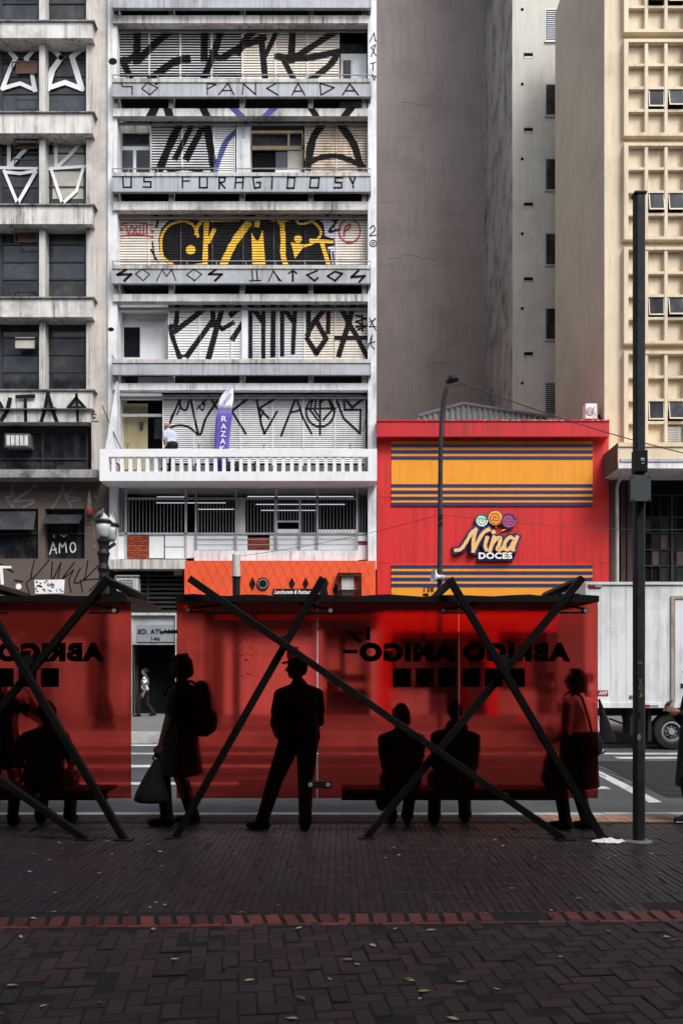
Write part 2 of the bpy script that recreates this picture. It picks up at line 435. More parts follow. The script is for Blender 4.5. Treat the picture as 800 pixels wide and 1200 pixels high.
while yy < 15.6:
    xl = 3.9+0 if yy > 13.6 else 3.9
    # left end follows the diagonal white line
    t = (yy-gY(938))/(gY(901)-gY(938)); xl = G(777, 938, RZ)[0]+t*(G(704, 901, RZ)[0]-G(777, 938, RZ)[0]); 
    b.box(xl+.12, 9.5, yy, yy+.045, -.114, -.104); yy += .125
x = 4.2
gb = MB()
while x < 9.4:
    gb.box(x, x+.02, max(11.2, 11.2+(5.0-x)*3.3), 15.6, -.1135, -.1065); x += .14
b.obj('bearing_bars', 'grate', g); gb.obj('cross_bars', 'grate', g)
# worn light patch of plaster dust on the asphalt by the near kerb
# ================================================================ WHITE GRAFFITIED BUILDING
SLOPE = .018
WB = thing('apartment_building', 'white narrow apartment building with graffitied louvred shutters on every balcony', 'building', (PX(280, 27), 27.2, ZF))
b = MB(); b.box(PX(126, 27), PX(441, 27), 28.1, 40, PZ(562, 27), PZ(-160, 27)); b.box(PX(126, 27), PX(441, 27), 29.8, 40, ZF, PZ(562, 27)); b.obj('wall', 'white', WB)
# dark room backs behind the openings
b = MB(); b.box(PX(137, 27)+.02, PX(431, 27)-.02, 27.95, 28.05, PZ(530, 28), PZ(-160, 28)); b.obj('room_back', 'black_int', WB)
for n, (x0, x1) in enumerate(((126.5, 137.5), (431, 441))):
    b = MB(); b.pb(x0, -160, x1, 566, 26.7, 1.35); b.obj('pier', 'white', WB)
b = MB()
b.prism([(123.5, 526), (137, 446), (137, 526)], 26.3, .38); b.obj('pier', 'white', WB)
YB, YL, YS = 26.42, 26.62, 27.02
TA, TBn, TC, TD = (120, 20, 5), (270, 20, 800/175), (120, 110, 5), (270, 110, 800/175)
TE, TF, TG, TH = (120, 235, 5), (270, 235, 800/175), (180, 340, 800/140), (310, 340, 800/140)
TI, TJ = (240, 440, 4), (110, 430, 800/340)
PAINTS = ['black_paint', 'yellow_spray', 'red_spray', 'blue_spray', 'lilac_spray']
# floor slabs, stubs, lintel beams, parapets
def fascia_text(k):
    p = Paint()
    if k == 1:
        for l in ([(112, 388), (120, 408), (175, 408), (175, 455)], [(232, 420), (265, 385), (325, 415), (280, 455), (232, 420)],
                  [(615, 455), (615, 390), (668, 395), (615, 422)], [(682, 455), (735, 388), (772, 455)], [(700, 432), (755, 430)]): p.line(TA, l, 7, 0, False)
        p.line(TA, [(315, 385), (335, 370)], 22, 0, False)
        for l in ([(65, 415), (70, 358), (135, 415), (135, 352)], [(245, 355), (195, 382), (255, 418)], [(330, 418), (362, 355), (398, 418)], [(340, 398), (385, 396)],
                  [(480, 355), (485, 418), (555, 378), (480, 355)], [(600, 418), (638, 358), (685, 418)], [(615, 395), (665, 395)]): p.line(TBn, l, 6.5, 0, False)
    if k == 2:
        for l in ([(120, 485), (170, 485), (170, 548), (125, 548), (120, 485)], [(290, 488), (245, 488), (245, 515), (285, 515), (285, 548), (240, 545)],
                  [(470, 550), (470, 485), (515, 485)], [(470, 512), (510, 510)], [(570, 485), (615, 485), (615, 550), (570, 550), (570, 485)],
                  [(685, 555), (685, 490), (720, 490), (715, 515), (690, 520), (718, 552)]): p.line(TC, l, 9.5, 0, False)
        for l in ([(25, 505), (30, 447), (70, 447), (65, 505)], [(28, 475), (68, 475)], [(165, 445), (120, 448), (130, 505), (160, 500), (160, 475), (140, 475)],
                  [(225, 445), (222, 508)], [(305, 448), (345, 450), (340, 505), (303, 505), (308, 448)], [(430, 450), (475, 450), (470, 503), (425, 503), (430, 450)],
                  [(600, 450), (562, 450), (562, 475), (595, 475), (595, 503), (555, 503)], [(640, 450), (655, 482), (668, 448)], [(656, 494), (658, 500)]): p.line(TD, l, 8.5, 0, False)
    if k == 3:
        for l, w_ in (([(140, 405), (90, 435), (170, 432), (130, 470)], 15), ([(195, 430), (235, 403), (278, 432), (240, 470), (195, 430)], 6), ([(320, 470), (350, 405), (378, 445), (405, 403), (432, 470)], 6),
                      ([(495, 435), (535, 403), (582, 432), (540, 470), (495, 435)], 6), ([(665, 405), (625, 432), (700, 432), (660, 470)], 13)): p.line(TE, l, w_, 0, False)
        for l, w_ in (([(115, 375), (120, 425)], 6), ([(140, 375), (145, 428)], 6), ([(103, 430), (162, 428)], 6), ([(205, 432), (230, 375), (262, 430)], 6), ([(228, 378), (272, 432)], 6), ([(334, 375), (334, 432)], 10), ([(312, 390), (335, 375), (355, 390)], 8),
                      ([(465, 375), (410, 398), (450, 430), (468, 415)], 9), ([(520, 405), (560, 380), (598, 392), (560, 430), (520, 405)], 10), ([(685, 375), (648, 410), (718, 405), (690, 435)], 12)): p.line(TF, l, w_, 0, False)
    return p
FL = [(-109, -88), (-14, 9), (92, 113), (202, 224.5), (310.5, 332), (421, 439)]
BEAMS = {0: (-77, -68), 1: (18, 27), 2: (127, 136), 3: (236, 246), 4: (344.5, 353), 5: (449, 457)}
for k, (y0, y1) in enumerate(FL):
    mm = ['fascia', 'concrete', 'white']
    b = MB(); b.pb(132.5, y0+4.2, 433.5, y1, YB, .12, 0); b.pb(131.8, y0, 434.0, y0+4.2, YB-.03, .20, 1)
    for px in (131.2, 433.6): b.box(PX(px, YB), PX(px, YB)+.03, YB-.02, 26.69, PZ(y1, YB), PZ(y0-5, YB), 0)
    par = b.obj('balcony_parapet', mm, WB)
    t = fascia_text(k-1)
    if t.q: t.flat(YB, (133, y0+4.4, 433, y1-.2)).obj('graffiti_text', PAINTS, par)
    if k < 5:
        b = MB(); zr = PZ(y0-5.5, YB); b.tube([(PX(132, YB), YB+.05, zr), (PX(433.5, YB), YB+.05, zr)], .017)
        px = 150
        while px < 433: b.tube([(PX(px, YB), YB+.05, zr), (PX(px, YB), YB+.05, PZ(y0, YB))], .012, 6); px += 34.5
        b.obj('railing', 'metal', WB)
    ys = BEAMS[k]
    for c in (135.5, 200.5, 283.5, 364, 426.5):
        b = MB(); b.pb(c-2.8, y1-3, c+2.8, ys[0]+1, YL+.05, .25); b.obj('stub_column', 'concrete', WB)
    b = MB(); b.pb(132.5, ys[0], 431.2, ys[1], YL, .26); b.obj('lintel_beam', 'stain' if k < 5 else 'white', WB)
    b = MB(); b.pb(137.6, ys[1]+7.4, 430.9, ys[1]+10.2, YS-.09, .05); b.obj('shutter_track', 'metal', WB)
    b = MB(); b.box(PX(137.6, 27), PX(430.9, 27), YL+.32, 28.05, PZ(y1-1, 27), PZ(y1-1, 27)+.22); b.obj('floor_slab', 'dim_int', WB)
# white things seen in the low gaps
b = MB(); b.pb(398, 117.5, 431, 125.5, 27.3, .05); b.pb(398, 119.5, 431, 120.6, 27.28, .02); b.obj('gap_panel', 'fascia', WB)
b = MB(); b.pb(162, 441, 198, 448, 27.3, .05); b.obj('gap_panel', 'white2', WB)
# shutters
def shutter(x0, x1, y0, y1, m, pitch=3.08, fill=.66, paint=None, name='shutter', Yo=0.0):
    Y = YS+Yo; b = MB(); bands = []; y = y0+.8; tilt = SLOPE if fill < .8 else .009
    while y+pitch*fill < y1:
        a, c = y, y+pitch*fill; bands.append((a, c))
        X0, X1, Z0, Z1 = PX(x0+.6, Y), PX(x1-.6, Y), PZ(c, Y), PZ(a, Y)
        j = rnd.uniform(-.003, .003)
        b.mesh([(X0, Y-tilt, Z0+j), (X1, Y-tilt, Z0), (X1, Y+tilt, Z1), (X0, Y+tilt, Z1+j),
                (X0, Y-tilt+.012, Z0+j), (X1, Y-tilt+.012, Z0), (X1, Y+tilt+.012, Z1), (X0, Y+tilt+.012, Z1+j)],
               [(0, 1, 2, 3), (7, 6, 5, 4), (0, 4, 5, 1), (3, 2, 6, 7)])
        y += pitch
    for xx in (x0, x1-.9): b.pb(xx, y0, xx+.9, y1, Y-.032, .07)
    b.pb(x0+.9, y0, x1-.9, y0+.8, Y-.03, .06)
    b.pb(x0+.9, y0, x1-.9, y1, Y+.05, .02, 1)
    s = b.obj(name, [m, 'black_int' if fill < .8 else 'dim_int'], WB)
    if paint and paint.q:
        g = paint.slats(Y, (x0+.6, y0, x1-.6, y1), bands, tilt)
        for xx in (x0, x1-.9): paint.flat(Y-.032, (xx+.02, y0, xx+.88, y1), g)
        if g.f: g.obj('graffiti', PAINTS, s)
    return s
def row(edges, y0, y1, mats, paint, **kw):
    for (a, c), m in zip(edges, mats):
        k = dict(kw)
        if m in ('louvre_cream', 'louvre_rust', 'louvre'): k.setdefault('fill', .84)
        shutter(a, c, y0, y1, m, paint=paint, **k)
# --- storey above frame top
row([(139+36.4*i, 139+36.4*(i+1)) for i in range(8)], 29-104, 103-104, ['louvre_grey']*8, None)
row([(139+36.4*i, 139+36.4*(i+1)) for i in range(8)], 29-104-105, 103-104-105, ['louvre_grey']*8, None)
# --- storey 1
p = Paint()
for l, w_ in (([(205, 20), (205, 140), (200, 260)], 44), ([(460, 40), (340, 130), (215, 250)], 42), ([(60, 262), (150, 252), (205, 215)], 36), ([(120, 250), (165, 360)], 38),
              ([(500, 250), (420, 265), (290, 360)], 44), ([(600, 40), (597, 245)], 40), ([(705, 45), (665, 180), (595, 360)], 38), ([(650, 200), (690, 240), (800, 180)], 36)): p.line(TA, l, w_)
for l, w_ in (([(-30, 215), (60, 160), (180, 112)], 34), ([(165, 40), (90, 110), (40, 190)], 38), ([(165, 110), (187, 335)], 32), ([(245, 85), (190, 200)], 28), ([(335, 50), (325, 230)], 38),
              ([(580, 65), (450, 150), (320, 232)], 34), ([(250, 212), (400, 220), (580, 185)], 34), ([(280, 222), (340, 335)], 30), ([(578, 190), (530, 260), (430, 335)], 34)): p.line(TBn, l, w_)
row([(139, 175), (175, 211.4), (211.4, 248), (248, 284), (284, 322.5), (322.5, 360), (360, 397.5)], 30.5, 100, ['louvre_grey']*4+['louvre_cream']*3, p, )
bt = Paint()
for c in (190, 470, 600, 700): bt.dot(TA, (c-(0 if c != 190 else -12), 38), 30, 0, 18)
for c in (160, 300, 490, 715): bt.dot(TBn, (c, 44), 30, 0, 14)
bt.flat(YS-.1, (138, 25, 432, 35.5)).obj('graffiti', PAINTS, WB)
b = MB(); b.pb(399, 51, 429.5, 63, 27.4, .05, 1); b.pb(399, 63, 429.5, 100, 27.35, .05, 0); b.pb(402, 70.5, 411, 95, 27.33, .04, 1); b.pb(413, 67, 429, 100, 27.31, .03, 0); b.obj('balcony_door', ['white2', 'glass'], WB)
# --- storey 2
p = Paint()
for l, w_ in (([(470, 150), (400, 290), (330, 460)], 44), ([(520, 195), (430, 375)], 34), ([(578, 215), (495, 375)], 38), ([(590, 90), (622, 250), (655, 450)], 44), ([(530, 170), (580, 160), (680, 140)], 26), ([(390, 455), (480, 437), (580, 455)], 22)): p.line(TC, l, w_)
p.line(TC, [(790, 215), (720, 290), (660, 460)], 30, 3)
for l, w_ in (([(430, 75), (490, 150), (440, 245), (412, 395)], 40), ([(645, 75), (588, 150), (660, 270), (698, 395)], 38), ([(395, 385), (470, 345), (560, 333), (640, 355), (710, 390)], 28)): p.line(TD, l, w_, 0)
row([(176.5, 213.5), (213.5, 250.5)], 140, 212, ['louvre_grey']*2, p, fill=.74)
row([(250.5, 275.5)], 140, 212, ['louvre'], p, pitch=2.7)
row([(357, 394), (394, 430.5)], 140, 212, ['louvre_rust']*2, p)
bt = Paint()
for l in ([(310, 80), (275, 148)], [(382, 82), (400, 148)], [(590, 85), (615, 135)]): bt.line(TC, l, 46)
bt.line(TC, [(560, 150), (680, 140)], 18)
bt.line(TD, [(10, 72), (85, 145)], 32, 3); bt.line(TD, [(238, 72), (160, 145)], 32, 3)
bt.line(TD, [(428, 72), (470, 135)], 36); bt.line(TD, [(648, 72), (600, 135)], 36)
bt.flat(YL, (133, 127, 431, 136)).obj('graffiti', PAINTS, WB)
bt.flat(YS-.1, (138, 142.2, 431, 146.5)).obj('graffiti', PAINTS, WB)
b = MB(); b.pb(139, 146, 176, 156, 27.3, .05, 2); b.pb(139.5, 156, 176, 212, 27.35, .04, 0); b.pb(142.5, 157.5, 175, 171, 27.34, .05, 1); b.pb(143, 176, 156, 202, 27.33, .06, 3); b.pb(160, 176, 175, 203, 27.33, .05, 1); b.obj('balcony_window', ['white2', 'glass', 'concrete', 'glass_blue'], WB)
b = MB(); b.pb(277, 142, 293, 212, 27.0, .3, 0); b.pb(284, 150, 286.5, 161, 26.98, .03, 1); b.obj('wall_strip', ['white', 'metal'], WB)
b = MB()
for r in ((293, 153, 355, 156.2), (293, 171, 355, 175.4), (293, 156, 295, 212), (353.5, 156, 355.5, 212), (337, 156, 339.3, 171)): b.pb(*r, 27.3, .06, 0)
b.pb(295, 156, 353.5, 171, 27.36, .02, 1); b.pb(323, 175.4, 337, 199, 27.37, .02, 1); b.pb(337, 175.4, 353.5, 199, 27.34, .02, 3); b.pb(295, 175.4, 323, 203, 27.44, .02, 2); b.pb(293, 143, 355, 153, 27.45, .02, 2)
b.pb(323, 199, 353, 203, 27.3, .05, 4)
b.obj('balcony_window', ['wood', 'glass_blue', 'black_int', 'curtain', 'white2'], WB)
# --- storey 3: yellow and black throw-up lettering
p = Paint()
p.poly(TF, [(395, 75), (500, 70), (575, 90), (565, 345), (500, 345), (395, 345)], 4)
p.poly(TE, [(455, 75), (700, 70), (700, 120), (455, 120)], 4)
p.poly(TE, [(330, 230), (345, 165), (385, 122), (455, 100), (560, 118), (700, 108), (800, 100), (800, 385), (400, 385), (355, 340), (335, 290)])
p.poly(TE, [(560, 130), (600, 85), (655, 95), (800, 90), (800, 200), (560, 200)])
p.poly(TF, [(0, 92), (60, 70), (180, 72), (230, 95), (320, 72), (380, 105), (470, 92), (500, 130), (505, 190), (555, 205), (560, 240), (520, 250), (540, 350), (0, 350)])
for l, w_ in (([(430, 388), (360, 335), (345, 265), (352, 200), (392, 147), (460, 122), (520, 135), (548, 175), (560, 210)], 15), ([(612, 105), (605, 250), (602, 385)], 30), ([(640, 118), (800, 115)], 15),
              ([(850, 140), (770, 250), (705, 385)], 42), ([(595, 108), (560, 150), (550, 195)], 20), ([(655, 175), (622, 240)], 24), ([(500, 385), (610, 372)], 14)): p.line(TE, l, w_, 1)
p.dot(TE, (518, 290), 28, 1)
for l, w_ in (([(0, 100), (60, 85), (110, 105), (175, 85), (230, 105), (330, 85), (370, 125), (430, 115)], 13), ([(150, 90), (142, 132)], 26), ([(275, 112), (282, 200), (282, 290), (297, 350)], 28), ([(262, 112), (330, 95)], 26),
              ([(430, 105), (478, 150), (478, 195), (410, 242), (330, 232)], 14), ([(430, 215), (545, 222)], 17), ([(492, 235), (527, 350)], 25)): p.line(TF, l, w_, 1)
p.poly(TF, [(113, 172), (135, 212), (152, 215), (173, 155), (188, 352), (118, 352)], 1); p.poly(TF, [(328, 238), (392, 250), (345, 312)], 1); p.dot(TF, (362, 207), 21, 1)
for l, w_ in (([(298, 72), (325, 112), (318, 155)], 15), ([(300, 75), (350, 110), (398, 92), (402, 52)], 14), ([(295, 245), (308, 340)], 8), ([(285, 285), (328, 362)], 8)): p.line(TE, l, w_)
for l, w_ in (([(508, 72), (560, 110), (590, 72)], 14), ([(565, 120), (530, 165), (585, 155)], 12), ([(530, 265), (540, 345)], 7), ([(548, 275), (556, 345)], 7)): p.line(TF, l, w_)
for l in ([(115, 140), (190, 130), (300, 145)], [(140, 148), (155, 195), (170, 150)], [(175, 150), (208, 195)], [(205, 150), (178, 195)], [(222, 150), (222, 195)], [(243, 150), (243, 195)], [(262, 150), (262, 195)], [(105, 208), (200, 200), (298, 212)], [(108, 170), (122, 172)], [(288, 180), (300, 183)]): p.line(TE, l, 8, 2)
p.ring(TF, (638, 163), 57, 8, 2, 62)
for l in ([(608, 190), (615, 145), (640, 128), (635, 150), (610, 165)],): p.line(TF, l, 9, 2)
row([(138, 174.5), (174.5, 211), (211, 248), (248, 284), (284, 320), (320, 357), (357, 394), (394, 430.5)], 248, 321, ['louvre_cream']*8, p)
# --- storey 4
p = Paint()
for l, w_ in (([(160, 75), (150, 230), (112, 258), (175, 450)], 32), ([(395, 80), (270, 180), (145, 275)], 36), ([(395, 205), (320, 310), (225, 440)], 36), ([(170, 442), (232, 442)], 16), ([(395, 90), (400, 235)], 34),
              ([(475, 80), (432, 220), (370, 450)], 36), ([(430, 230), (460, 262), (530, 220)], 30), ([(520, 165), (600, 95)], 36), ([(590, 230), (530, 325)], 34), ([(648, 90), (648, 445)], 30), ([(645, 95), (732, 212)], 32), ([(735, 90), (735, 445)], 30), ([(800, 100), (795, 440)], 28)): p.line(TG, l, w_, 0, len(l) > 3)
for l, w_ in (([(60, 90), (57, 435)], 30), ([(118, 90), (118, 430)], 30), ([(112, 100), (192, 208)], 32), ([(205, 95), (190, 418)], 30), ([(295, 90), (293, 300)], 30), ([(432, 90), (330, 215), (285, 298)], 32), ([(428, 95), (425, 282)], 28),
              ([(345, 205), (412, 325), (347, 420), (285, 325)], 34), ([(495, 90), (565, 222)], 34), ([(595, 90), (562, 225), (497, 435)], 34), ([(560, 220), (612, 300), (685, 445)], 32), ([(478, 320), (695, 320)], 28),
              ([(610, 170), (680, 190), (612, 212), (672, 240), (612, 245)], 11), ([(650, 165), (655, 275)], 11), ([(625, 265), (690, 235)], 14)): p.line(TH, l, w_, 0, False)
row([(197, 234), (234, 271.5), (271.5, 283)], 356, 432, ['louvre']*3, p)
row([(290.5, 326.5), (326.5, 356.5)], 356, 432, ['louvre_grey']*2, p, fill=.84)
row([(356.5, 393), (393, 430.5)], 356, 432, ['louvre_cream']*2, p)
b = MB(); b.pb(283.3, 357, 290.3, 432, 26.95, .2); b.obj('wall_strip', 'white2', WB)
b = MB(); b.pb(138, 366, 196.8, 432, 27.42, .06, 0); b.pb(138, 357, 196.8, 365, 27.2, .2, 0); b.pb(143.5, 381, 166, 432, 27.40, .03, 0); b.pb(145.5, 383.5, 164, 418, 27.38, .03, 1); b.obj('balcony_door', ['white2', 'black_int'], WB)
# --- storey 5 above the big balcony
p = Paint()
for l, w_ in (([(195, 190), (240, 83)], 6.5), ([(262, 95), (255, 118), (240, 112), (238, 85)], 6), ([(266, 80), (290, 186), (310, 140), (345, 88)], 6.5), ([(195, 178), (225, 162), (260, 165), (288, 188)], 6), ([(212, 140), (228, 112)], 4), ([(230, 130), (240, 108)], 4), ([(285, 115), (305, 100), (300, 120), (290, 108)], 4)): p.line(TJ, l, w_)
for l, w_ in (([(-10, 130), (20, 95), (62, 160)], 11), ([(222, 92), (130, 165)], 11), ([(75, 100), (135, 180), (192, 272)], 10), ([(240, 95), (265, 230), (280, 272), (338, 170)], 11), ([(350, 95), (255, 155), (300, 200)], 10), ([(255, 155), (262, 200), (275, 165)], 8), ([(358, 282), (428, 100), (458, 195), (500, 272)], 10), ([(402, 172), (442, 165)], 9),
              ([(540, 98), (540, 275)], 9), ([(472, 157), (612, 155)], 8), ([(505, 115), (492, 160), (530, 210)], 9), ([(580, 115), (598, 160), (555, 208)], 9), ([(540, 130), (560, 110)], 8), ([(520, 110), (515, 165), (540, 200)], 8), ([(610, 98), (650, 200), (727, 272)], 10), ([(727, 272), (730, 160), (655, 160), (650, 98)], 10), ([(650, 100), (690, 150), (757, 98)], 11)): p.line(TI, l, w_, 0, len(l) > 4)
p.ring(TI, (541, 170), 66, 9, 0, 70)
row([(190.5, 227), (227, 254), (254, 281), (281, 319), (319, 355), (355, 392), (392, 428)], 462.5, 545, ['louvre_grey']*7, p, pitch=2.35, fill=.82)
b = MB(); b.pb(138.5, 461, 190, 468, 27.2, .1, 0); b.pb(138.5, 485, 190, 488, 27.25, .06, 0); b.pb(138.3, 468, 140.3, 550, 27.22, .06, 0)
b.obj('balcony_door', ['white2'], WB)
b = MB(); n = 26
for i in range(n):
    a = 140+33.5*i/n; b.face([(PX(a, 27.5), 27.5+.03*(i % 2), PZ(550, 27.5)), (PX(a+33.5/n, 27.5), 27.5+.03*((i+1) % 2), PZ(550, 27.5)), (PX(a+33.5/n, 27.5), 27.5+.03*((i+1) % 2), PZ(473, 27.5)), (PX(a, 27.5), 27.5+.03*(i % 2), PZ(473, 27.5))])
b.obj('curtain', 'tan_curtain', WB)
b = MB(); b.pb(181, 491, 189.5, 514, 27.6, .03, 0); b.pb(163.5, 494.5, 168, 502.5, 27.45, .04, 0); b.obj('inner_door_pane', 'glass_blue', WB)
# vertical tags on the right pier
p = Paint()
for l in ([(745, 135), (768, 85), (775, 130), (788, 118)], [(752, 165), (775, 148), (768, 180), (752, 165)], [(752, 212), (765, 185), (785, 215)], [(748, 250), (788, 240)], [(765, 245), (762, 285)], [(757, 310), (775, 318), (770, 340), (757, 310)], [(775, 318), (790, 330)]): p.line(TBn, l, 5, 0, False)
for l in ([(745, 150), (765, 135), (772, 160), (745, 188), (782, 185)],): p.line(TF, l, 6)
p.ring(TF, (764, 230), 17, 5); p.ring(TF, (764, 230), 6, 4)
for l in ([(700, 185), (745, 270)], [(742, 185), (700, 245), (745, 245)], [(700, 215), (742, 195)], [(692, 390), (718, 300), (712, 370), (735, 395)], [(695, 360), (738, 345)]): p.line(TH, l, 6, 0, False)
p.flat(26.7, (431.2, -5, 440.8, 500)).obj('graffiti_tag', PAINTS, WB)
p = Paint(); p.dot(TA, (62, 260), 25, 0, 20); p.dot((120, 340, 5), (52, 230), 18, 0, 12); p.flat(26.7, (126.6, 40, 137.4, 400)).obj('graffiti_tag', PAINTS, WB)
# --- big balcony with balustrade
Yb = 25.95
b = MB(); b.pb(117, 526, 441.5, 535.2, Yb, .16); b.pb(117, 552.5, 441.5, 563.5, Yb, .16)
b.pb(117, 535.2, 127.5, 552.5, Yb, .16); b.pb(431.5, 535.2, 441.5, 552.5, Yb, .16)
b.box(PX(117, Yb), PX(441.5, Yb), Yb+.16, 27.9, PZ(563.5, Yb), PZ(557, Yb))
bal = b.obj('balcony', 'white2', WB)
px = 133.0
while px < 431:
    b = MB(); b.pb(px-2, 535.2, px+2, 552.5, Yb+.03, .1); b.obj('baluster', 'white2', bal); px += 9.95
# --- mezzanine windows with bars, panels, brick patch
YM = 26.95
b = MB(); b.box(PX(128, 27), PX(441, 27), 29.6, 29.7, PZ(668, 27), PZ(560, 27)); b.box(PX(128, 27), PX(441, 27), 27.2, 29.6, PZ(668, 27), PZ(668, 27)+.05); b.box(PX(128, 27), PX(138, 27), 27.3, 29.6, PZ(668, 27), PZ(560, 27)); b.obj('mezzanine_back', 'black_int', WB)
for x0, x1 in ((128, 137), (431, 441)):
    b = MB(); b.pb(x0, 563, x1, 667, 26.75, 1.3); b.obj('pier', 'white', WB)
b = MB()
for r in ((146.5, 566, 148.8, 655), (216.5, 566, 219, 655), (228.5, 566, 230.5, 655), (275.3, 566, 277.6, 655), (321.8, 566, 325, 645), (350, 585, 352.5, 645), (370.6, 566, 373, 645), (417, 566, 419.5, 655), (148.8, 583, 417, 585.3), (137, 624.2, 431, 626.4), (325, 610, 350, 612), (137, 566, 431, 569)): b.pb(*r, YM, .08)
b.obj('window_frame', 'fascia', WB)
def bars(name, x0, x1, y0, y1, step):
    b = MB(); px = x0+step*.6
    while px < x1-.6: b.pb(px-.26, y0, px+.26, y1, YM+.03, .02); px += step
    b.obj(name, 'metal', WB)
bars('window_bars', 148.8, 216.5, 585.3, 624.2, 4.1); bars('window_bars', 230.5, 275.3, 585.3, 624.2, 3.6); bars('window_bars', 288, 321.8, 585.3, 624.2, 3.8)
bars('window_bars', 325, 350, 585.3, 610, 3.4); bars('window_bars', 352.5, 370.6, 585.3, 624.2, 3.5); bars('window_bars', 373, 417, 585.3, 624.2, 3.9); bars('window_bars', 138, 146.5, 570, 624, 3); bars('window_bars', 419.5, 430, 570, 624, 3)
b = MB(); b.pb(277.6, 586, 287.5, 624.2, YM+.05, .05); b.obj('wall_strip', 'concrete', WB)
for r in ((138, 626.4, 146.5, 655), (175, 627, 192, 654), (193.5, 627, 216.2, 640.5), (193.5, 641.5, 216.2, 654.5), (219, 626.5, 228.5, 654), (228.5, 626.4, 290, 632.5), (228.5, 633, 290, 638.3), (228.5, 638.8, 290, 645), (316, 627, 323, 645), (325, 620, 350, 645), (325.5, 626.6, 371, 645), (373, 620.5, 417, 645), (419.5, 626.6, 430, 634), (419.5, 639, 430, 656)):
    b = MB(); b.pb(*r, YM+.03+rnd.uniform(0, .02), .05); b.obj('infill_panel', 'white2', WB)
b = MB()
for yy in (625.6, 631.8, 638, 644.6): b.pb(230, yy, 417, yy+.7, YM-.10, .02)
for xx in (229.5, 275.6, 322.8, 350.5, 371, 416.5): b.pb(xx, 624, xx+1.3, 646, YM-.1, .03)
b.obj('guard_rail', 'metal', WB)
def bricks(name, x0, x1, y0, y1, Y, rows, cols):
    b = MB(); b.pb(x0, y0, x1, y1, Y+.03, .03, 1)
    hh = (y1-y0)/rows; ww = (x1-x0)/cols
    for r in range(rows):
        for c in range(-1, cols+1):
            a = x0+ww*(c+(.5 if r % 2 else 0)); d = a+ww-.7; a = max(a, x0); d = min(d, x1)
            if d-a > .6: b.pb(a, y0+hh*r+.2, d, y0+hh*(r+1)-.25, Y+rnd.uniform(0, .012), .05)
    return b.obj(name, ['brick_red', 'mortar'], WB)
bricks('brick_infill', 149, 174.5, 627, 655, YM+.02, 10, 4); bricks('brick_infill', 291, 316, 630, 645, YM+.06, 5, 3); bricks('brick_infill', 420, 430, 634, 638.5, YM+.06, 2, 1)
b = MB(); b.pb(127, 655.5, 216.5, 666.5, 26.45, .7, 0); b.obj('ledge', 'concrete', WB)
b = MB(); b.pb(227.5, 645.2, 419.5, 657, 26.7, .3, 0); b.obj('ledge', 'white', WB)
# --- garage grille, entrance
b = MB(); y = 668
while y < 717: b.pb(139, y, 215.8, y+2.6, 26.98, .03, 0); y += 5.2
b.pb(138, 666.5, 216, 718.5, 27.08, .05, 1); b.pb(172.5, 667, 174.2, 718, 26.93, .04, 0); b.pb(204, 668.5, 214, 674, 26.92, .1, 2); b.obj('ventilation_grille', ['dark_frame', 'black_int', 'wood'], WB)
b = MB()
for r in ((127, 718, 153.8, 838), (205.6, 718, 240, 838), (153.8, 718, 205.6, 721)): b.pb(*r, 26.8, .5, 0)
b.pb(153.8, 721, 205.6, 755.5, 26.92, .1, 1); b.pb(153.8, 755.5, 156.3, 838, 26.95, .2, 2); b.obj('entrance_frame', ['concrete', 'fascia', 'dark_frame'], WB)
s = MB(); s.pb(160.5, 732, 205, 752, 26.89, .03); s.pb(162, 751.2, 204.5, 752, 26.875, .015)
s = s.obj('entrance_sign', ['metal'], WB)
text_mb('ED. ATLAN', (162, 737.2, 202.5, 742.8), 26.872, bold=.018).obj('sign_lettering', 'black_paint', s); text_mb('146', (177.5, 746.2, 187.5, 750.8), 26.872, bold=.018).obj('sign_lettering', 'black_paint', s)
b = MB(); b.box(PX(153, 27), PX(206, 27), 28.0, 28.05, ZF, PZ(755, 27)); b.obj('entrance_back', 'black_int', WB)
b = MB(); b.pb(158.5, 771, 162, 833, 27.6, .08, 0); b.obj('entrance_door', 'glass_grey', WB)
# --- orange shop front of the ground floor
OR = 26.5
b = MB(); b.pb(216.2, 657.2, 440, 713, OR, .35, 0); o = b.obj('orange_sign_board', 'orange', WB)
b = MB()
for i in range(-6, 24):
    for sgn in (1, -1):
        a = 216.2+i*11.0; q = [(a, 657.6), (a+.45, 657.6), (a+.45+sgn*24, 707), (a+sgn*24, 707)]
        q = clip_rect(q, 216.6, 657.4, 434, 713)
        if q: b.face([(PX(x, OR), OR-.004-(.001 if sgn > 0 else 0), PZ(y, OR)) for x, y in q])
b.obj('diamond_grooves', 'orange_line', o)
b = MB()
for cx_, cy_, h in ((295.9, 684, 8), (342, 683.5, 7), (358, 683.5, 7), (381.5, 683.5, 7.5), (393, 691, 7.5)): b.prism([(cx_, cy_-h), (cx_+3.6, cy_), (cx_, cy_+h), (cx_-3.6, cy_)], OR-.03, .024)
b.disc(308, 684, 7.2, OR-.05, .044); b.disc(308, 684, 5.6, OR-.055, .004, m=1); b.disc(308, 684, 4.6, OR-.061, .005); b.obj('diamond_emblems', ['black_paint', 'metal'], o)
b = MB(); b.pb(320, 690, 372, 698.5, OR-.08, .06, 0); s = b.obj('name_plate', ['black_paint'], o)
text_mb('Lanchonete & Restaur', (321.5, 691.2, 364, 696), OR-.085, bold=.02, shear=.3).obj('sign_lettering', 'white_spray', s)
b = MB()
for r in ((395, 671.2, 423.5, 672.6), (395, 672.6, 396.8, 698), (421.8, 672.6, 423.5, 698), (396.8, 691, 421.8, 692.2)): b.pb(*r, OR-.25, .22, 0)
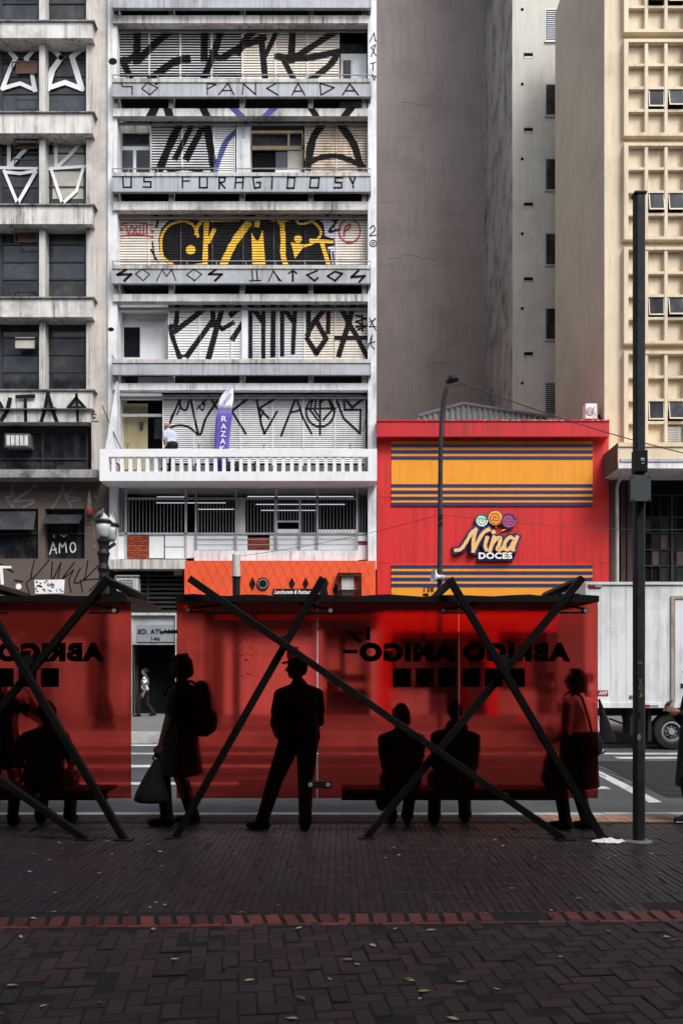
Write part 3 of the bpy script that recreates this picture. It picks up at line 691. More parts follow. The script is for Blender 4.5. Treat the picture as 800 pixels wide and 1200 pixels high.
b.pb(400, 673, 414.5, 697, OR-.1, .07, 1); b.obj('meter_cage', ['black_metal', 'concrete'], WB)
for (x0, x1, m) in ((241, 262, 'brownish'), (372, 378, 'white'), (434, 441.5, 'white')):
    b = MB(); b.pb(x0, 738, x1, 840, 26.75, .4); b.obj('shop_pier', m, WB)
b = MB(); b.pb(241, 713, 441, 738, 26.72, .3); b.obj('shutter_housing', 'dim_int', WB)
b = MB(); y = 738
while y < 838: b.pb(262, y, 372, y+3.5, 26.95, .03, 0); y += 4.0
b.pb(262, 738, 372, 839, 27.0, .04, 1); b.obj('roller_shutter', ['white2', 'fascia'], WB)
b = MB(); b.pb(378, 738, 434, 839, 27.3, .05, 0); b.pb(382, 748, 398, 785, 27.25, .04, 1); b.pb(404, 752, 428, 790, 27.25, .04, 2); b.pb(378, 800, 434, 806, 27.1, .2, 1); b.obj('shop_window', ['dim_int', 'curtain', 'concrete'], WB)
# lit strip lights inside the mezzanine
M['grey_plate0'] = mat('grey_lamp_tray', (.2, .2, .21), .6)
M['lamp'] = emis('fluorescent_tube', (.85, .92, 1.0), .5)
for n, (x0, y0, x1, y1, YY) in enumerate(((183, 588.8, 264, 589.8, 28.9), (184, 581.8, 216, 582.6, 29.2), (232, 596.3, 274, 597.3, 28.5), (300, 590.6, 404, 591.6, 28.9), (306, 597.6, 370, 598.6, 28.5), (290, 581.4, 414, 582.4, 29.2))):
    b = MB(); b.pb(x0, y0+.1, x1, y1-.25, YY, .03, 0); b.pb(x0-.3, y0-.7, x1+.3, y0, YY-.01, .06, 1)
    b.obj('strip_light', ['lamp', 'grey_plate0'], None, label=['lit strip light behind the left barred mezzanine window of the white building', 'dim upper strip light over the left barred window by the white pier', 'lit strip light behind the second barred window from the left', 'long lit strip light behind the right hand barred windows',
        'lower lit strip light behind the right hand barred windows', 'faint top strip light above the right hand barred windows'][n], cat='lamp')
# ================================================================ LEFT CONCRETE BUILDING
LB = thing('office_building', 'old stained concrete office building with white painted marks on its dark windows', 'building', (PX(30, 27), 27, ZF))
b = MB(); b.box(PX(-260, 27), PX(126, 27)-.01, 28.6, 40, ZF, PZ(-160, 27)); b.obj('wall', 'concrete', LB)
b = MB(); b.pb(107.5, -160, 126.3, 556, 26.8, 1.8); b.obj('pier', 'beige', LB)
L3, L3b, LC = (0, 0, 10/3), (0, 230, 10/3), (0, 450, 10/3)
SP = [(-83, -60), (23, 44.5), (130, 156), (238.5, 262.5), (347.5, 371.5), (456, 478.5)]
for k, (y0, y1) in enumerate(SP):
    b = MB(); b.pb(-260, y0+1.4, 108.5, y1, 26.5, 1.2, 0); b.pb(-260, y0, 111, y0+1.4, 26.44, 1.2, 1); b.obj('spandrel', ['stain', 'grime'], LB)
for px in (-148, -97, -50, 46.2, 101.3):
    b = MB(); b.pb(px, -160, px+(7 if px > 0 else 8), 456, 26.74, .6); b.obj('pier', 'concrete', LB)
def office_window(x0, x1, y0, y1, rows, style):
    Y = 27.1; b = MB(); h = (y1-y0)/rows
    for xx in (x0, x1-1.6): b.pb(xx, y0, xx+1.6, y1, Y-.04, .1)
    for r in range(rows+1): b.pb(x0+1.6, y0+h*r-.8, x1-1.6, y0+h*r+.8, Y-.03, .08)
    f = b.obj('window', 'dark_frame', LB)
    b = MB()
    for r in range(rows):
        c = style[r % len(style)]; a, d = y0+h*r+.8, y0+h*(r+1)-.8
        m = {'g': 0, 'b': 1, 'd': 2, 'c': 3, 'w': 4, 'o': 1}[c]
        if c == 'o':     # awning pane tipped outwards
            zz0, zz1 = PZ(d, Y), PZ(a, Y)
            b.mesh([(PX(x0+1.7, Y), Y-.02, zz1), (PX(x1-1.7, Y), Y-.02, zz1), (PX(x1-1.7, Y), Y-.26, zz0+.04), (PX(x0+1.7, Y), Y-.26, zz0+.04)], [(0, 1, 2, 3)], 1)
            b.pb(x0+1.6, y0+h*r+.8, x1-1.6, d, Y+.25, .02, 0)
        else: b.pb(x0+1.6, a, x1-1.6, d, Y, .02, m)
    b.obj('pane', ['glass', 'glass_blue', 'glass_grey', 'curtain', 'wood'], f)
    return f
rows_ = [(-55, 23, 'bdgb', 'gdbd'), (48, 130, 'dgdb', 'bdgb'), (160, 238.5, 'dgdg', 'dcdd'), (266, 347.5, 'gbbg', 'dbbd'), (375, 456, 'gdbg', 'bddg')]
WS = {}
for k, (y0, y1, sa, sb_) in enumerate(rows_):
    for j, (x0, x1, st_) in enumerate(((-142, -98, sa), (-90, -51, sb_), (-42, 46, sa), (53.5, 101, sb_))):
        if j == 2: office_window(-42, 1.5, y0, y1, 4, sb_); WS[k, 2] = office_window(1.5, 46, y0, y1, 4, sa)
        else: WS[k, j] = office_window(x0, x1, y0, y1, 4, st_)
# curtains and brown boards behind some panes
b = MB(); b.pb(19, 71, 43, 86, 27.0, .03, 0); b.pb(21, 163, 43, 174, 27.0, .03, 0); b.pb(21, 270, 43, 283, 27.0, .03, 0); b.obj('window_board', ['brown_board'], LB)
b = MB(); b.pb(62, 161, 98, 233, 27.09, .005); b.obj('curtain', 'curtain', LB)
b = MB()
for (x0, y0, x1, y1) in ((14, 72, 44, 86), (19, 116, 43, 128), (17, 163, 44, 174), (17, 186, 43, 195), (17, 272, 44, 284), (9, 332, 34, 348), (17, 396, 42, 409)):
    for r in ((x0, y0, x1, y0+.9), (x0, y1-.9, x1, y1), (x0, y0, x0+.9, y1), (x1-.9, y0, x1, y1)): b.pb(*r, 26.78, .03)
b.pb(18, 395, 41, 408, 26.82, .02, 1)
b.obj('open_vent_frame', ['dark_frame', 'curtain'], LB)
def wpaint(k, j, strokes):
    p = Paint()
    for l, w_ in strokes: p.line(L3, l, w_*1.3, 0, False)
    p.flat(27.05).obj('white_paint_mark', 'white_spray', WS[k, j])
wpaint(1, 2, (([(15, 172), (62, 228), (40, 270), (12, 345)], 13), ([(153, 176), (103, 228), (122, 270), (138, 352)], 13), ([(12, 345), (80, 326), (138, 352)], 12)))
wpaint(1, 3, (([(188, 172), (240, 225), (205, 275), (187, 345)], 17), ([(335, 178), (282, 222), (300, 280), (320, 345)], 17), ([(187, 345), (255, 322), (322, 348)], 14)))
wpaint(2, 2, (([(36, 535), (36, 655)], 11), ([(140, 542), (80, 605), (36, 655)], 11), ([(0, 655), (145, 657)], 9), ([(18, 668), (70, 795), (140, 672)], 10), ([(20, 672), (80, 678), (140, 668)], 9)))
wpaint(2, 3, (([(220, 532), (220, 655)], 11), ([(332, 538), (280, 600), (222, 655)], 11), ([(182, 660), (332, 650)], 9), ([(202, 665), (245, 795), (300, 745)], 10), ([(300, 745), (325, 662)], 9)))
# lower white band with big lettering, dark strip window, ledge
b = MB(); b.pb(-260, 478.5, 106, 494.5, 26.62, .6, 0); b.obj('lower_band', 'concrete', LB)
p = Paint()
for l, w_ in (([(40, 60), (28, 105), (8, 140)], 17), ([(0, 75), (12, 98)], 14)): p.line(LC, l, w_)
for l, w_ in (([(68, 50), (132, 48)], 16), ([(100, 50), (102, 145)], 13), ([(188, 38), (178, 95), (163, 145)], 14), ([(188, 38), (204, 95), (222, 145)], 14), ([(168, 100), (215, 98)], 12), ([(300, 42), (305, 150)], 11), ([(268, 92), (298, 55), (332, 92)], 13), ([(280, 92), (322, 92)], 11)): p.line(LC, l, w_, 0, False)
p.flat(26.44, (0, 457.6, 108, 478.4)).obj('graffiti_text', PAINTS, LB); p.flat(26.62, (0, 478.6, 106, 494.3)).obj('graffiti_text', PAINTS, LB)
p = Paint()
for l in ([(335, 125), (350, 118), (336, 138), (352, 138)], [(376, 118), (360, 120), (361, 128), (373, 132), (358, 140)], [(330, 148), (384, 146)], [(355, 148), (355, 205)]): p.line(LC, l, 4, 0, False)
p.flat(26.8, (107.6, 480, 126, 520)).obj('graffiti_tag', PAINTS, LB)
b = MB(); b.pb(-260, 494.5, 103.5, 551, 27.1, .1, 0)
for r in ((-260, 494.5, 103.5, 507), (-260, 537, 103.5, 538.4)): b.pb(*r, 27.05, .04, 1)
for xx in (-80, -30, 49.5, 101.5): b.pb(xx, 507, xx+1.3, 551, 27.03, .05, 1)
b.obj('strip_window', ['glass', 'dark_frame'], LB)
b = MB(); b.pb(-260, 550, 113.5, 559.5, 26.3, .9, 0); b.obj('ledge', 'grime', LB)
# ground floor brown wall
b = MB()
for r in ((-260, 559.5, 127.5, 596), (-260, 655, 127.5, 742), (45, 596, 53, 655), (99.5, 596, 127.5, 655), (-60, 596, -52, 655)): b.pb(*r, 26.9, .3)
b.pb(-260, 742, -100, 839, 26.9, .3); b.pb(20, 742, 60, 839, 26.9, .3); b.pb(104, 742, 127.5, 839, 26.9, .3)
b.obj('ground_floor_wall', 'brownish', LB)
b = MB(); y = 742
while y < 838: b.pb(-100, y, 20, y+3.2, 27.0, .04); b.pb(60, y, 104, y+3.2, 27.0, .04); y += 4
b.obj('roller_shutter', 'fascia', LB)
for (x0, x1) in ((-52, 45), (53, 99.5)):
    b = MB(); b.pb(x0, 596, x1, 655, 27.15, .05, 0)
    for r in ((x0, 654, x1, 655.5), (x0, 624.5, x1, 626)): b.pb(*r, 27.08, .06, 1)
    Y = 27.0; zz1, zz0 = PZ(597 if x0 < 0 else 603, Y), PZ(622 if x0 < 0 else 616, Y)
    b.mesh([(PX(x0+1, Y), Y, zz1), (PX(x1-2, Y), Y, zz1), (PX(x1-2, Y), Y-(.25 if x0 < 0 else .4), zz0), (PX(x0+1, Y), Y-(.25 if x0 < 0 else .4), zz0)], [(0, 1, 2, 3)], 2)
    b.obj('window', ['glass', 'dark_frame', 'glass_grey'], LB)
T8 = (0, 540, 800/140)
p = Paint()
for l in ([(350, 620), (375, 545), (360, 600), (380, 545)],): pass
for l in ([(335, 625), (358, 545), (380, 620)], [(345, 598), (378, 592)], [(400, 615), (400, 545), (420, 580), (440, 545), (447, 612)], [(362, 497), (365, 512)], [(408, 492), (428, 510), (450, 492)]): p.line(T8, l, 8, 0, False)
p.ring(T8, (490, 580), 18, 9, 0, 32)
p.flat(27.15, None).obj('white_paint_mark', 'white_spray', LB)
p = Paint()
for l, w_ in (([(85, 165), (80, 240), (45, 245), (88, 310)], 16), ([(245, 165), (170, 220), (90, 275)], 17), ([(95, 275), (245, 265), (160, 310)], 15), ([(425, 165), (400, 240), (350, 318)], 14), ([(425, 170), (440, 240), (480, 310)], 14), ([(500, 175), (450, 240), (560, 250), (470, 275)], 13), ([(600, 240), (660, 250), (640, 310), (695, 290)], 7), ([(590, 390), (620, 400), (590, 415), (650, 412)], 5), ([(585, 448), (650, 450)], 4), ([(630, 460), (632, 530)], 6), ([(632, 565), (636, 580)], 8)): p.line(T8, l, w_)
p.flat(26.9, (0, 560, 127, 655)).obj('graffiti', 'grey_spray', LB)
p = Paint()
for l, w_ in (([(232, 665), (215, 790), (330, 665)], 9), ([(215, 790), (180, 820), (200, 890)], 8), ([(352, 675), (350, 800), (410, 680)], 9), ([(410, 680), (375, 860)], 8), ([(500, 680), (420, 790), (495, 730)], 9), ([(495, 730), (465, 800), (480, 880)], 8), ([(590, 670), (565, 790), (500, 815), (540, 720)], 9), ([(565, 800), (680, 680)], 8), ([(560, 800), (670, 795), (600, 870)], 7), ([(540, 800), (555, 880)], 8), ([(0, 690), (90, 745)], 10), ([(100, 800), (155, 808)], 9)): p.line(T8, l, w_)
p.flat(26.9, (0, 655, 127, 700)).obj('graffiti', PAINTS, LB)
p = Paint(); p.poly(T8, [(232, 798), (435, 795), (430, 888), (238, 890)]); p.line(T8, [(0, 712), (72, 712)], 16); p.line(T8, [(10, 712), (18, 820)], 22); p.dot(T8, (127, 842), 20)
p.flat(26.893, (0, 655, 127, 700)).obj('white_paste_up', 'white_spray', LB)
p = Paint()
for i in range(26):
    x, y = rnd.uniform(240, 420), rnd.uniform(805, 880); p.line(T8, [(x, y), (x+rnd.uniform(-14, 14), y+rnd.uniform(-12, 12)), (x+rnd.uniform(-16, 16), y+rnd.uniform(-5, 5))], 3.5)
p.flat(26.885, (41, 679.5, 76, 695)).obj('graffiti', PAINTS, LB)
# ================================================================ TOWERS BEHIND
GT = thing('tower_block', 'tall blank taupe rendered tower wall rising behind the red shop', 'building', (PX(500, 41), 41, ZF))
b = MB(); b.box(PX(300, 41), PX(568, 41), 41, 55, ZF, 46); gw = b.obj('wall', 'tower', GT)
M['joint_line'] = mat('faint_render_joint', (.186, .158, .150), .9)
b = MB(); z = 1.0
while z < 45: b.box(PX(300, 41), PX(568, 41)-.03, 40.997, 41.0, z, z+.018+rnd.random()*.012); z += 1.62
b.box(PX(478, 41), PX(478, 41)+.02, 40.995, 40.9965, 14, 46); b.obj('render_joints', 'joint_line', gw)
M['crack'] = mat('dark_crack', (.085, .07, .065), .9)
for px, py, n_, st in ((455, 303, 16, 5), (500, 428, 9, 4), (545, 452, 7, -4), (470, 120, 10, 5), (520, 250, 8, 4)):
    q = [(px, py)]
    for i in range(n_): q.append((q[-1][0]+st*rnd.uniform(.5, 1), q[-1][1]+rnd.gauss(0, 1.1)))
    p = Paint(); p.line((0, 0, 1), q, .55, 0, False); p.flat(41).obj('crack', 'crack', gw)
b = MB(); b.box(PX(568, 41)-.02, PX(568, 41)+.9, 40.99, 41.5, ZF, 46); b.obj('wall_corner', 'tower_side', GT)
PT = thing('tower_block', 'pale grey tower with small square vents between the taupe and cream walls', 'building', (PX(640, 34.5), 34.5, ZF))
b = MB(); Y = 34.5; x0 = PX(600, Y); x1 = x0+7
b.box(x0, x1, Y, 54, ZF, 46, 0); b.box(x0-.015, x0, Y, 54, ZF, 46, 1); b.obj('wall', ['pale_tower', 'tower_side'], PT)
for i in range(-1, 6):
    py = 10+87.6*i
    b = MB(); b.pb(638, py, 656, py+38, Y-.015, .02, 0); b.pb(639.5, py+1.3, 656, py+36.5, Y-.02, .02, 1); b.pb(638, py+37, 656, py+39, Y-.06, .05, 0)
    y = py+3
    while y < py+36 and i in (0, 5): b.pb(640.2, y, 655, y+.9, Y-.03, .012, 0); y += 2.4
    b.obj('window', ['metal', 'glass'], PT)
    b = MB(); b.pb(613.5, py+50.5, 624, py+58.5, Y-.006, .01, 1); b.pb(613.5, py+50.5, 624, py+52, Y-.03, .03, 0); b.pb(614, py+56, 623.5, py+58.5, Y-.012, .008, 2); b.obj('square_vent', ['pale_tower', 'black_int', 'metal'], PT)
    b = MB(); b.disc(611.5, py+1, 1.9, Y-.006, .01, 12); b.obj('round_vent', 'black_int', PT)
# ================================================================ CREAM BUILDING
CB = thing('office_building', 'cream office building with square grid facade panels and small tilted windows', 'building', (PX(800, 27), 27.1, ZF))
b = MB(); xl = PX(708, 27); b.box(xl, 24, 27, 33.2, PZ(560, 27), PZ(-160, 27), 0); b.box(xl-.015, xl, 27, 33.2, ZF, PZ(-160, 27), 1); b.obj('wall', ['cream', 'cream_shaded'], CB)
b = MB(); b.box(24, 40, 27, 34.4, ZF, PZ(-160, 27)); b.box(xl, 24, 29.5, 34.4, ZF, PZ(560, 27)); b.obj('wall', 'cream', CB)
GY = 26.95
for k, y0 in enumerate((-197, -76, 45.5, 167, 289, 411)):
    y1 = y0+113.5; xs = [732+23.0*i for i in range(10)]; last = k == 5
    if last: y1 = 530
    b = MB(); bars_y = [y0+2.8, y0+30.5, y0+57.5, y0+84, y1-2.2]
    b.pb(730.8, y0, xs[-1]+4.5, y0+3.6, GY-.14, .19)
    for yy in bars_y[1:-1]: b.pb(735, yy-1.5, xs[-1], yy+1.5, GY-.10, .15)
    b.pb(730.8, y1-3.6, xs[-1]+4.5, y1, GY-.14, .19)
    for i, xx in enumerate(xs): b.pb(xx-(1.2 if i == 0 else 0), y0+3.6, xx+3.8, y1-3.6, GY-(.14 if i == 0 else .115), .19 if i == 0 else .165)
    g = b.obj('grid_panel', 'cream_tile', CB)
    for i in range(1, 9):
        w0, w1 = xs[i]+4.2, xs[i+1]-.6; a, c = bars_y[2]+1.6, bars_y[3]-2.2
        b = MB(); Y = GY
        b.pb(w0, a, w1, c+.5, Y+.03, .02, 1)
        zz1, zz0 = PZ(a+.4, Y), PZ(c, Y); op = rnd.choice([.05, .11, .13, .15, .19])
        def q(u0, u1, v0, v1, m, e):
            P_ = lambda u, v: (PX(w0+(w1-w0)*u, Y-.06), Y-.06-op*v-e, zz1+(zz0-zz1)*v)
            b.face([P_(u0, v0), P_(u1, v0), P_(u1, v1), P_(u0, v1)], m)
        q(.06, .94, .05, .93, 2, 0)
        for u0, u1, v0, v1 in ((0, .07, 0, 1), (.93, 1, 0, 1), (.07, .93, .92, 1), (.07, .93, 0, .05)): q(u0, u1, v0, v1, 0, .004)
        b.obj('tilted_window', ['cream_tile', 'black_int', 'glass_tilt'], g)
    if last:
        b = MB(); b.pb(778.5, 500, 797, 519, GY-.03, .03, 0)
        y = 501
        while y < 518: b.pb(779.5, y, 796, y+1.2, GY-.045, .012, 1); y += 2.1
        b.obj('louvre_vent', ['metal', 'concrete'], g)
# marquee and ground floor of the cream building
MY = 25.4
M['maroon'] = mat('maroon_render', (.075, .042, .040), .85, .2, 1.5, (.03, .02, .02), .5, .4)
b = MB(); X0, X1 = PX(723.5, MY), 24
b.box(X0, X1, MY, 26.98, PZ(541.5, MY), PZ(518.8, MY), 0); b.box(X0, X1, MY-.04, MY, PZ(523.5, MY), PZ(518.8, MY), 0); b.box(X0+.06, X1, MY-.05, MY, PZ(541.4, MY), PZ(538, MY), 2); b.box(X0+.005, X1, MY-.02, 26.97, PZ(549, MY), PZ(541.5, MY), 1); b.box(X0-.012, X0, MY+.02, 26.97, PZ(549, MY), PZ(519, MY), 3); b.obj('marquee', ['cream', 'white', 'fascia', 'brownish'], CB)
b = MB(); b.pb(713, 550, 722, 840, 26.95, .5, 0); b.pb(727, 550, 733, 840, 27.05, .4, 1); b.pb(734.5, 550, 745, 840, 27.0, .4, 1); b.obj('pier', ['brownish', 'maroon'], CB)
b = MB(); b.pb(745, 549, 1120, 840, 27.3, .1, 0)
for xx in (749, 787, 826, 865, 904): b.pb(xx-1.4, 580, xx+1.4, 840, 27.2, .08, 1)
for i in range(40):
    xx = 753+i*9.6
    if abs((xx-749) % 38.6) > 3: b.pb(xx, 584, xx+.9, 700, 27.24, .04, 1)
for yy in (580, 606, 625, 644, 663, 682, 700): b.pb(745, yy-.8, 1120, yy+.8, 27.23, .05, 1)
for i in range(36):
    for j in range(5):
        if rnd.random() < .75: b.pb(754+i*9.6+.5, 607+j*19, 754+i*9.6+8.6, 624+j*19, 27.27, .02, rnd.choice([2, 2, 3, 4]))
b.obj('gridded_window', ['black_int', 'dark_frame', 'glass_grey', 'glass', 'brownish'], CB)
b = MB(); b.tube([(PX(730.5, 26.6), 26.6, PZ(549, 26.6)), (PX(730, 26.6), 26.6, PZ(553, 26.6)), (PX(723, 26.7), 26.7, PZ(568, 26.7)), (PX(722.6, 26.7), 26.7, PZ(575, 26.7)), (PX(722.6, 26.7), 26.7, ZF)], .055, 10); b.obj('downspout', 'concrete', CB)
# ================================================================ RED SWEET SHOP
RY = 26.75
M['seam'] = mat('dark_red_seam', (.30, .012, .018), .6); M['seam_yellow'] = mat('dark_yellow_seam', (.55, .22, .02), .6)
RS = thing('shop_building', 'low red sweet shop with yellow and navy striped front and lollipop sign', 'building', (PX(576, RY), RY, ZF))
b = MB(); b.pb(441.8, 510, 712.8, 740, RY, 1.0, 0); b.pb(441.8, 740, 458, 839.5, RY, 1.0, 0); b.pb(694, 740, 712.8, 839.5, RY, 1.0, 0); b.pb(570, 740, 584, 839.5, RY, 1.0, 0); b.box(PX(442, RY), PX(712, RY), RY+1.0, 34.3, ZF, PZ(512, RY)); b.obj('wall', 'red', RS)
b = MB(); b.pb(441.5, 493.5, 713.5, 511.5, RY-.34, .9, 0); b.pb(441, 491.8, 714, 493.5, RY-.37, .96, 0); b.obj('cornice', 'redtop', RS)
for (x0, x1) in ((458, 570), (584, 694)):
    b = MB(); b.pb(x0, 740, x1, 839, RY+.6, .05, 0); b.pb(x0+6, 752, x0+40, 800, RY+.5, .08, 1); b.pb(x0+46, 760, x0+90, 838, RY+.5, .05, 2); b.pb(x0, 808, x0+44, 838, RY+.4, .1, 3); b.obj('shop_front', ['dim_int', 'brownish', 'black_int', 'fascia'], RS)
def stripes(y0, y1, navy):
    b = MB(); b.pb(458.3, y0, 693.8, y1, RY-.03, .029, 0); o = b.obj('striped_panel', 'yellow', RS)
    b = MB()
    for a, c in navy: b.pb(458.35, a, 693.75, c, RY-.042, .011)
    b.obj('navy_stripe', 'navy', o); return o
stripes(516.8, 592.8, ((520.6, 524), (527.6, 531.3), (534.6, 538.4), (567.3, 571), (574.7, 578.6), (581.9, 585.8), (588.8, 592.75)))
lowp = stripes(661.8, 712, ((662.0, 666), (669.4, 673.4), (676.8, 680.8), (684, 688)))
text_mb('138', (496.3, 687.7, 508, 693.6), RY-.05, bold=.01).obj('house_number', 'black_paint', lowp)
b = MB()
for xx in (486, 528, 555, 648): b.pb(xx, 511, xx+9, 513.2, RY-.2, .12)
b.obj('soffit_light', 'dark_frame', RS)
b = MB()
for xx in (484.5, 509, 533.5, 607, 631.5, 656): b.pb(xx, 593, xx+.5, 661.5, RY-.003, .003)
for xx in (505, 552, 599, 646): b.pb(xx, 538.6, xx+.4, 567, RY-.0325, .003, 1)
for x0, x1 in ((442, 458), (694.5, 712.6)):
    for yy in (582.5, 660): b.pb(x0, yy, x1, yy+.7, RY-.003, .003)
b.obj('panel_seams', ['seam', 'seam_yellow'], RS)
b = MB()
for i in range(46):
    px = rnd.gauss(620, 45) if i < 32 else rnd.uniform(445, 710); px = min(max(px, 443), 711); wd = rnd.uniform(.5, 3.2); b.prism([(px, 491.9), (px+wd, 491.9), (px+wd*.8, 492.4+rnd.random()*.9), (px+wd*.2, 492.3+rnd.random()*.7)], RY-.373, .004)
b.obj('flaked_paint', 'concrete', RS)
# corrugated roof behind
b = MB(); n = 92; YR = 29.0
for i in range(n):
    for a, c in ((i/n, (i+1)/n),):
        xa, xb = 488+150*a, 488+150*c
        def top(x): return 489.5-(min(1, max(0, (x-492)/50)))*14 if x < 542 else 475.5+(x-542)/(638-542)*15
        za, zb = PZ(top(xa), 32), PZ(top(xb), 32)
        da, db = .06*math.sin(i*math.pi/2), .06*math.sin((i+1)*math.pi/2)
        b.face([(PX(xa, YR), YR, PZ(493, YR)+da), (PX(xb, YR), YR, PZ(493, YR)+db), (PX(xb, 32), 32, zb+db), (PX(xa, 32), 32, za+da)])
b.obj('corrugated_roof', 'corr', RS)
b = MB(); b.tube([(PX(490, 31.95), 31.95, PZ(489, 31.95)), (PX(542, 31.95), 31.95, PZ(474.5, 31.95)), (PX(640, 31.95), 31.95, PZ(490, 31.95))], .13, 8); b.obj('ridge_cap', 'corr', RS)
# lollipop sign
TS = (480, 580, 5)
NL = [[(268, 324), (300, 316), (330, 275), (362, 222), (386, 203)], [(386, 203), (372, 265), (370, 330)], [(372, 328), (400, 270), (430, 222), (462, 202)],
      [(452, 250), (440, 295), (448, 322)], [(492, 246), (468, 328)], [(475, 300), (505, 258), (528, 252), (524, 285), (512, 318), (530, 320), (552, 300)],
      [(610, 262), (585, 248), (556, 280), (556, 316), (580, 318), (608, 275)], [(628, 246), (606, 300), (604, 322)]]
sg = MB()
pl = Paint()
for l in NL: pl.line(TS, l, 44)
k = 0
for qs, m in pl.q:
    for q in qs:
        sg.prism(q[::-1], RY-.09-.0011*k, .08+.0011*k); k += 1
sg.prism(tr([(396, 322), (612, 322), (612, 372), (602, 386), (404, 386), (394, 376)], TS), RY-.085, .075)
SG = sg.obj('sign_backing', 'navy', RS)
YT = RY-.09-.0011*k
pl = Paint()
for l in NL: pl.line(TS, l, 21)
pl.dot(TS, (489, 217), 13)
pl.flat(YT-.002).obj('sign_script', 'tan_sign', SG)
text_mb('DOCES', (560.5, 647.3, 599.8, 655), YT-.006, bold=.045).obj('sign_lettering', 'white_spray', SG)
M['lol_g'] = mat('green_candy', (.03, .32, .12), .35, .1); M['lol_y'] = mat('yellow_candy', (.8, .5, .05), .35, .1); M['lol_p'] = mat('purple_candy', (.10, .04, .16), .35, .2); M['lol_pink'] = mat('pink_candy', (.5, .10, .22), .4, .1); M['lol_red'] = mat('red_candy', (.65, .06, .04), .4)
for c, r, base, sp, dk in (((420, 150), 40, 'lol_g', 'white_spray', 0.0), ((578, 152), 45, 'lol_p', 'lol_pink', .004), ((500, 135), 46, 'lol_y', 'lol_red', .012)):
    cc = tr([c], TS)[0]
    b = MB(); b.disc(cc[0], cc[1], r/5, RY-.10-dk, .09, 28, 0); b.disc(cc[0], cc[1], r/5*.9, RY-.108-dk, .01, 28, 1)
    x2 = cc[0]+(1.5 if base == 'lol_y' else -9 if base == 'lol_p' else 8)
    b.tube([(PX(cc[0], RY), RY-.06, PZ(cc[1]+r/5, RY)), (PX(x2 if base != 'lol_y' else cc[0]+.3, RY), RY-.06, PZ(cc[1]+r/5+3.2, RY))], .02, 6, 2)
    o = b.obj('lollipop', ['navy', base, 'tan_sign'], SG)
    sp_ = Paint(); sp_.line((0, 0, 1), [(cc[0]+(r/5*.82)*(1-i/34)*math.cos(i*.42), cc[1]+(r/5*.82)*(1-i/34)*math.sin(i*.42)) for i in range(33)], r/5*.2, 0)
    sp_.flat(RY-.106-dk).obj('candy_swirl', sp, o)
# unseen block added behind the camera to keep the near pavement in shade
SHADE = thing('office_building', 'unseen dark block added behind the camera to shade the near pavement', 'building', (0, -9, 0))
b = MB(); b.box(-60, 75, -22, -7, -.15, 23.5, 0); b.obj('wall', 'shade_block', SHADE)
b = MB()
for i in range(-11, 12):
    for j in range(5): b.box(i*3.8-1.2, i*3.8+1.2, -6.995, -6.95, 2.2+j*3.6, 4.3+j*3.6)
b.obj('windows', 'glass', SHADE)
# ================================================================ BUS SHELTERS
GYP = 8.10
SH = thing('bus_shelter', 'bus shelter with three red glass panels behind two crossed pairs of black beams', 'bus shelter', (PX(453, 8.1), 8.3, 0), 'red bus shelters')
for x0, x1 in ((207, 371), (372.4, 536.4), (538, 700)):
    b = MB(); b.pb(x0, 705, x1, 935.5, GYP, .010); b.obj('glass_panel', 'red_glass', SH)
b = MB(); n = 24; X0, X1 = PX(206, 8.0), PX(701.5, 8.0)
vs = []; 
for i in range(n+1):
    xx = X0+(X1-X0)*i/n; zt = 2.385+.012*math.sin(i*1.7)+rnd.uniform(-.006, .006)
    for y, z in ((8.0, 2.322), (8.0, zt), (8.75, zt+.02), (9.55, zt-.01), (9.55, 2.335)): vs.append((xx, y, z))
fs = []
for i in range(n):
    for k in range(5): fs.append((i*5+k, i*5+(k+1) % 5, (i+1)*5+(k+1) % 5, (i+1)*5+k))
fs += [(4, 3, 2, 1, 0), tuple(n*5+k for k in range(5))]
b.mesh(vs, fs); b.obj('roof', 'black_metal', SH, fix=True)
def beam(px0, py0, px1, py1, Y, foot=True, arm=1.45, w_=.070):
    p0 = Vector((PX(px0, Y), Y, PZ(py0, Y))); p1 = Vector((PX(px1, Y), Y, 0))
    d = (p1-p0).normalized(); n = Vector((d.z, 0, -d.x)); h = w_/2; bt = MB()
    def bar(a, c, n1, n2):
        vs = [q+n1*s+n2*t for q in (a, c) for s, t in ((-h, -h), (h, -h), (h, h), (-h, h))]
        bt.mesh(vs, [(0, 1, 2, 3), (7, 6, 5, 4), (0, 4, 5, 1), (1, 5, 6, 2), (2, 6, 7, 3), (3, 7, 4, 0)])
    bar(p0, p1, n, Vector((0, 1, 0)))
    if arm: bar(p0+Vector((0, h*1.02, 0))+d*h, p0+Vector((0, arm, -.03))+d*h, n, d)
    o = bt.obj('crossed_beam', 'beam', SH, bevel=.006, fix=True)
    f = MB(); f.box(p1.x-.09, p1.x+.09, Y-.07, Y+.07, -.004, .010); f.obj('foot_plate', 'black_metal', o)
beam(222, 678, 661, 982, 7.90); beam(378.5, 677, 206, 982, 7.985); beam(526, 678, 706, 982, 7.90); beam(682, 677, 429, 982, 7.985)
b = MB()
for c in ((332, 752), (590, 774)): b.disc(c[0], c[1], 7, 7.935, .02, 10)
b.obj('beam_clamp', 'black_metal', SH)
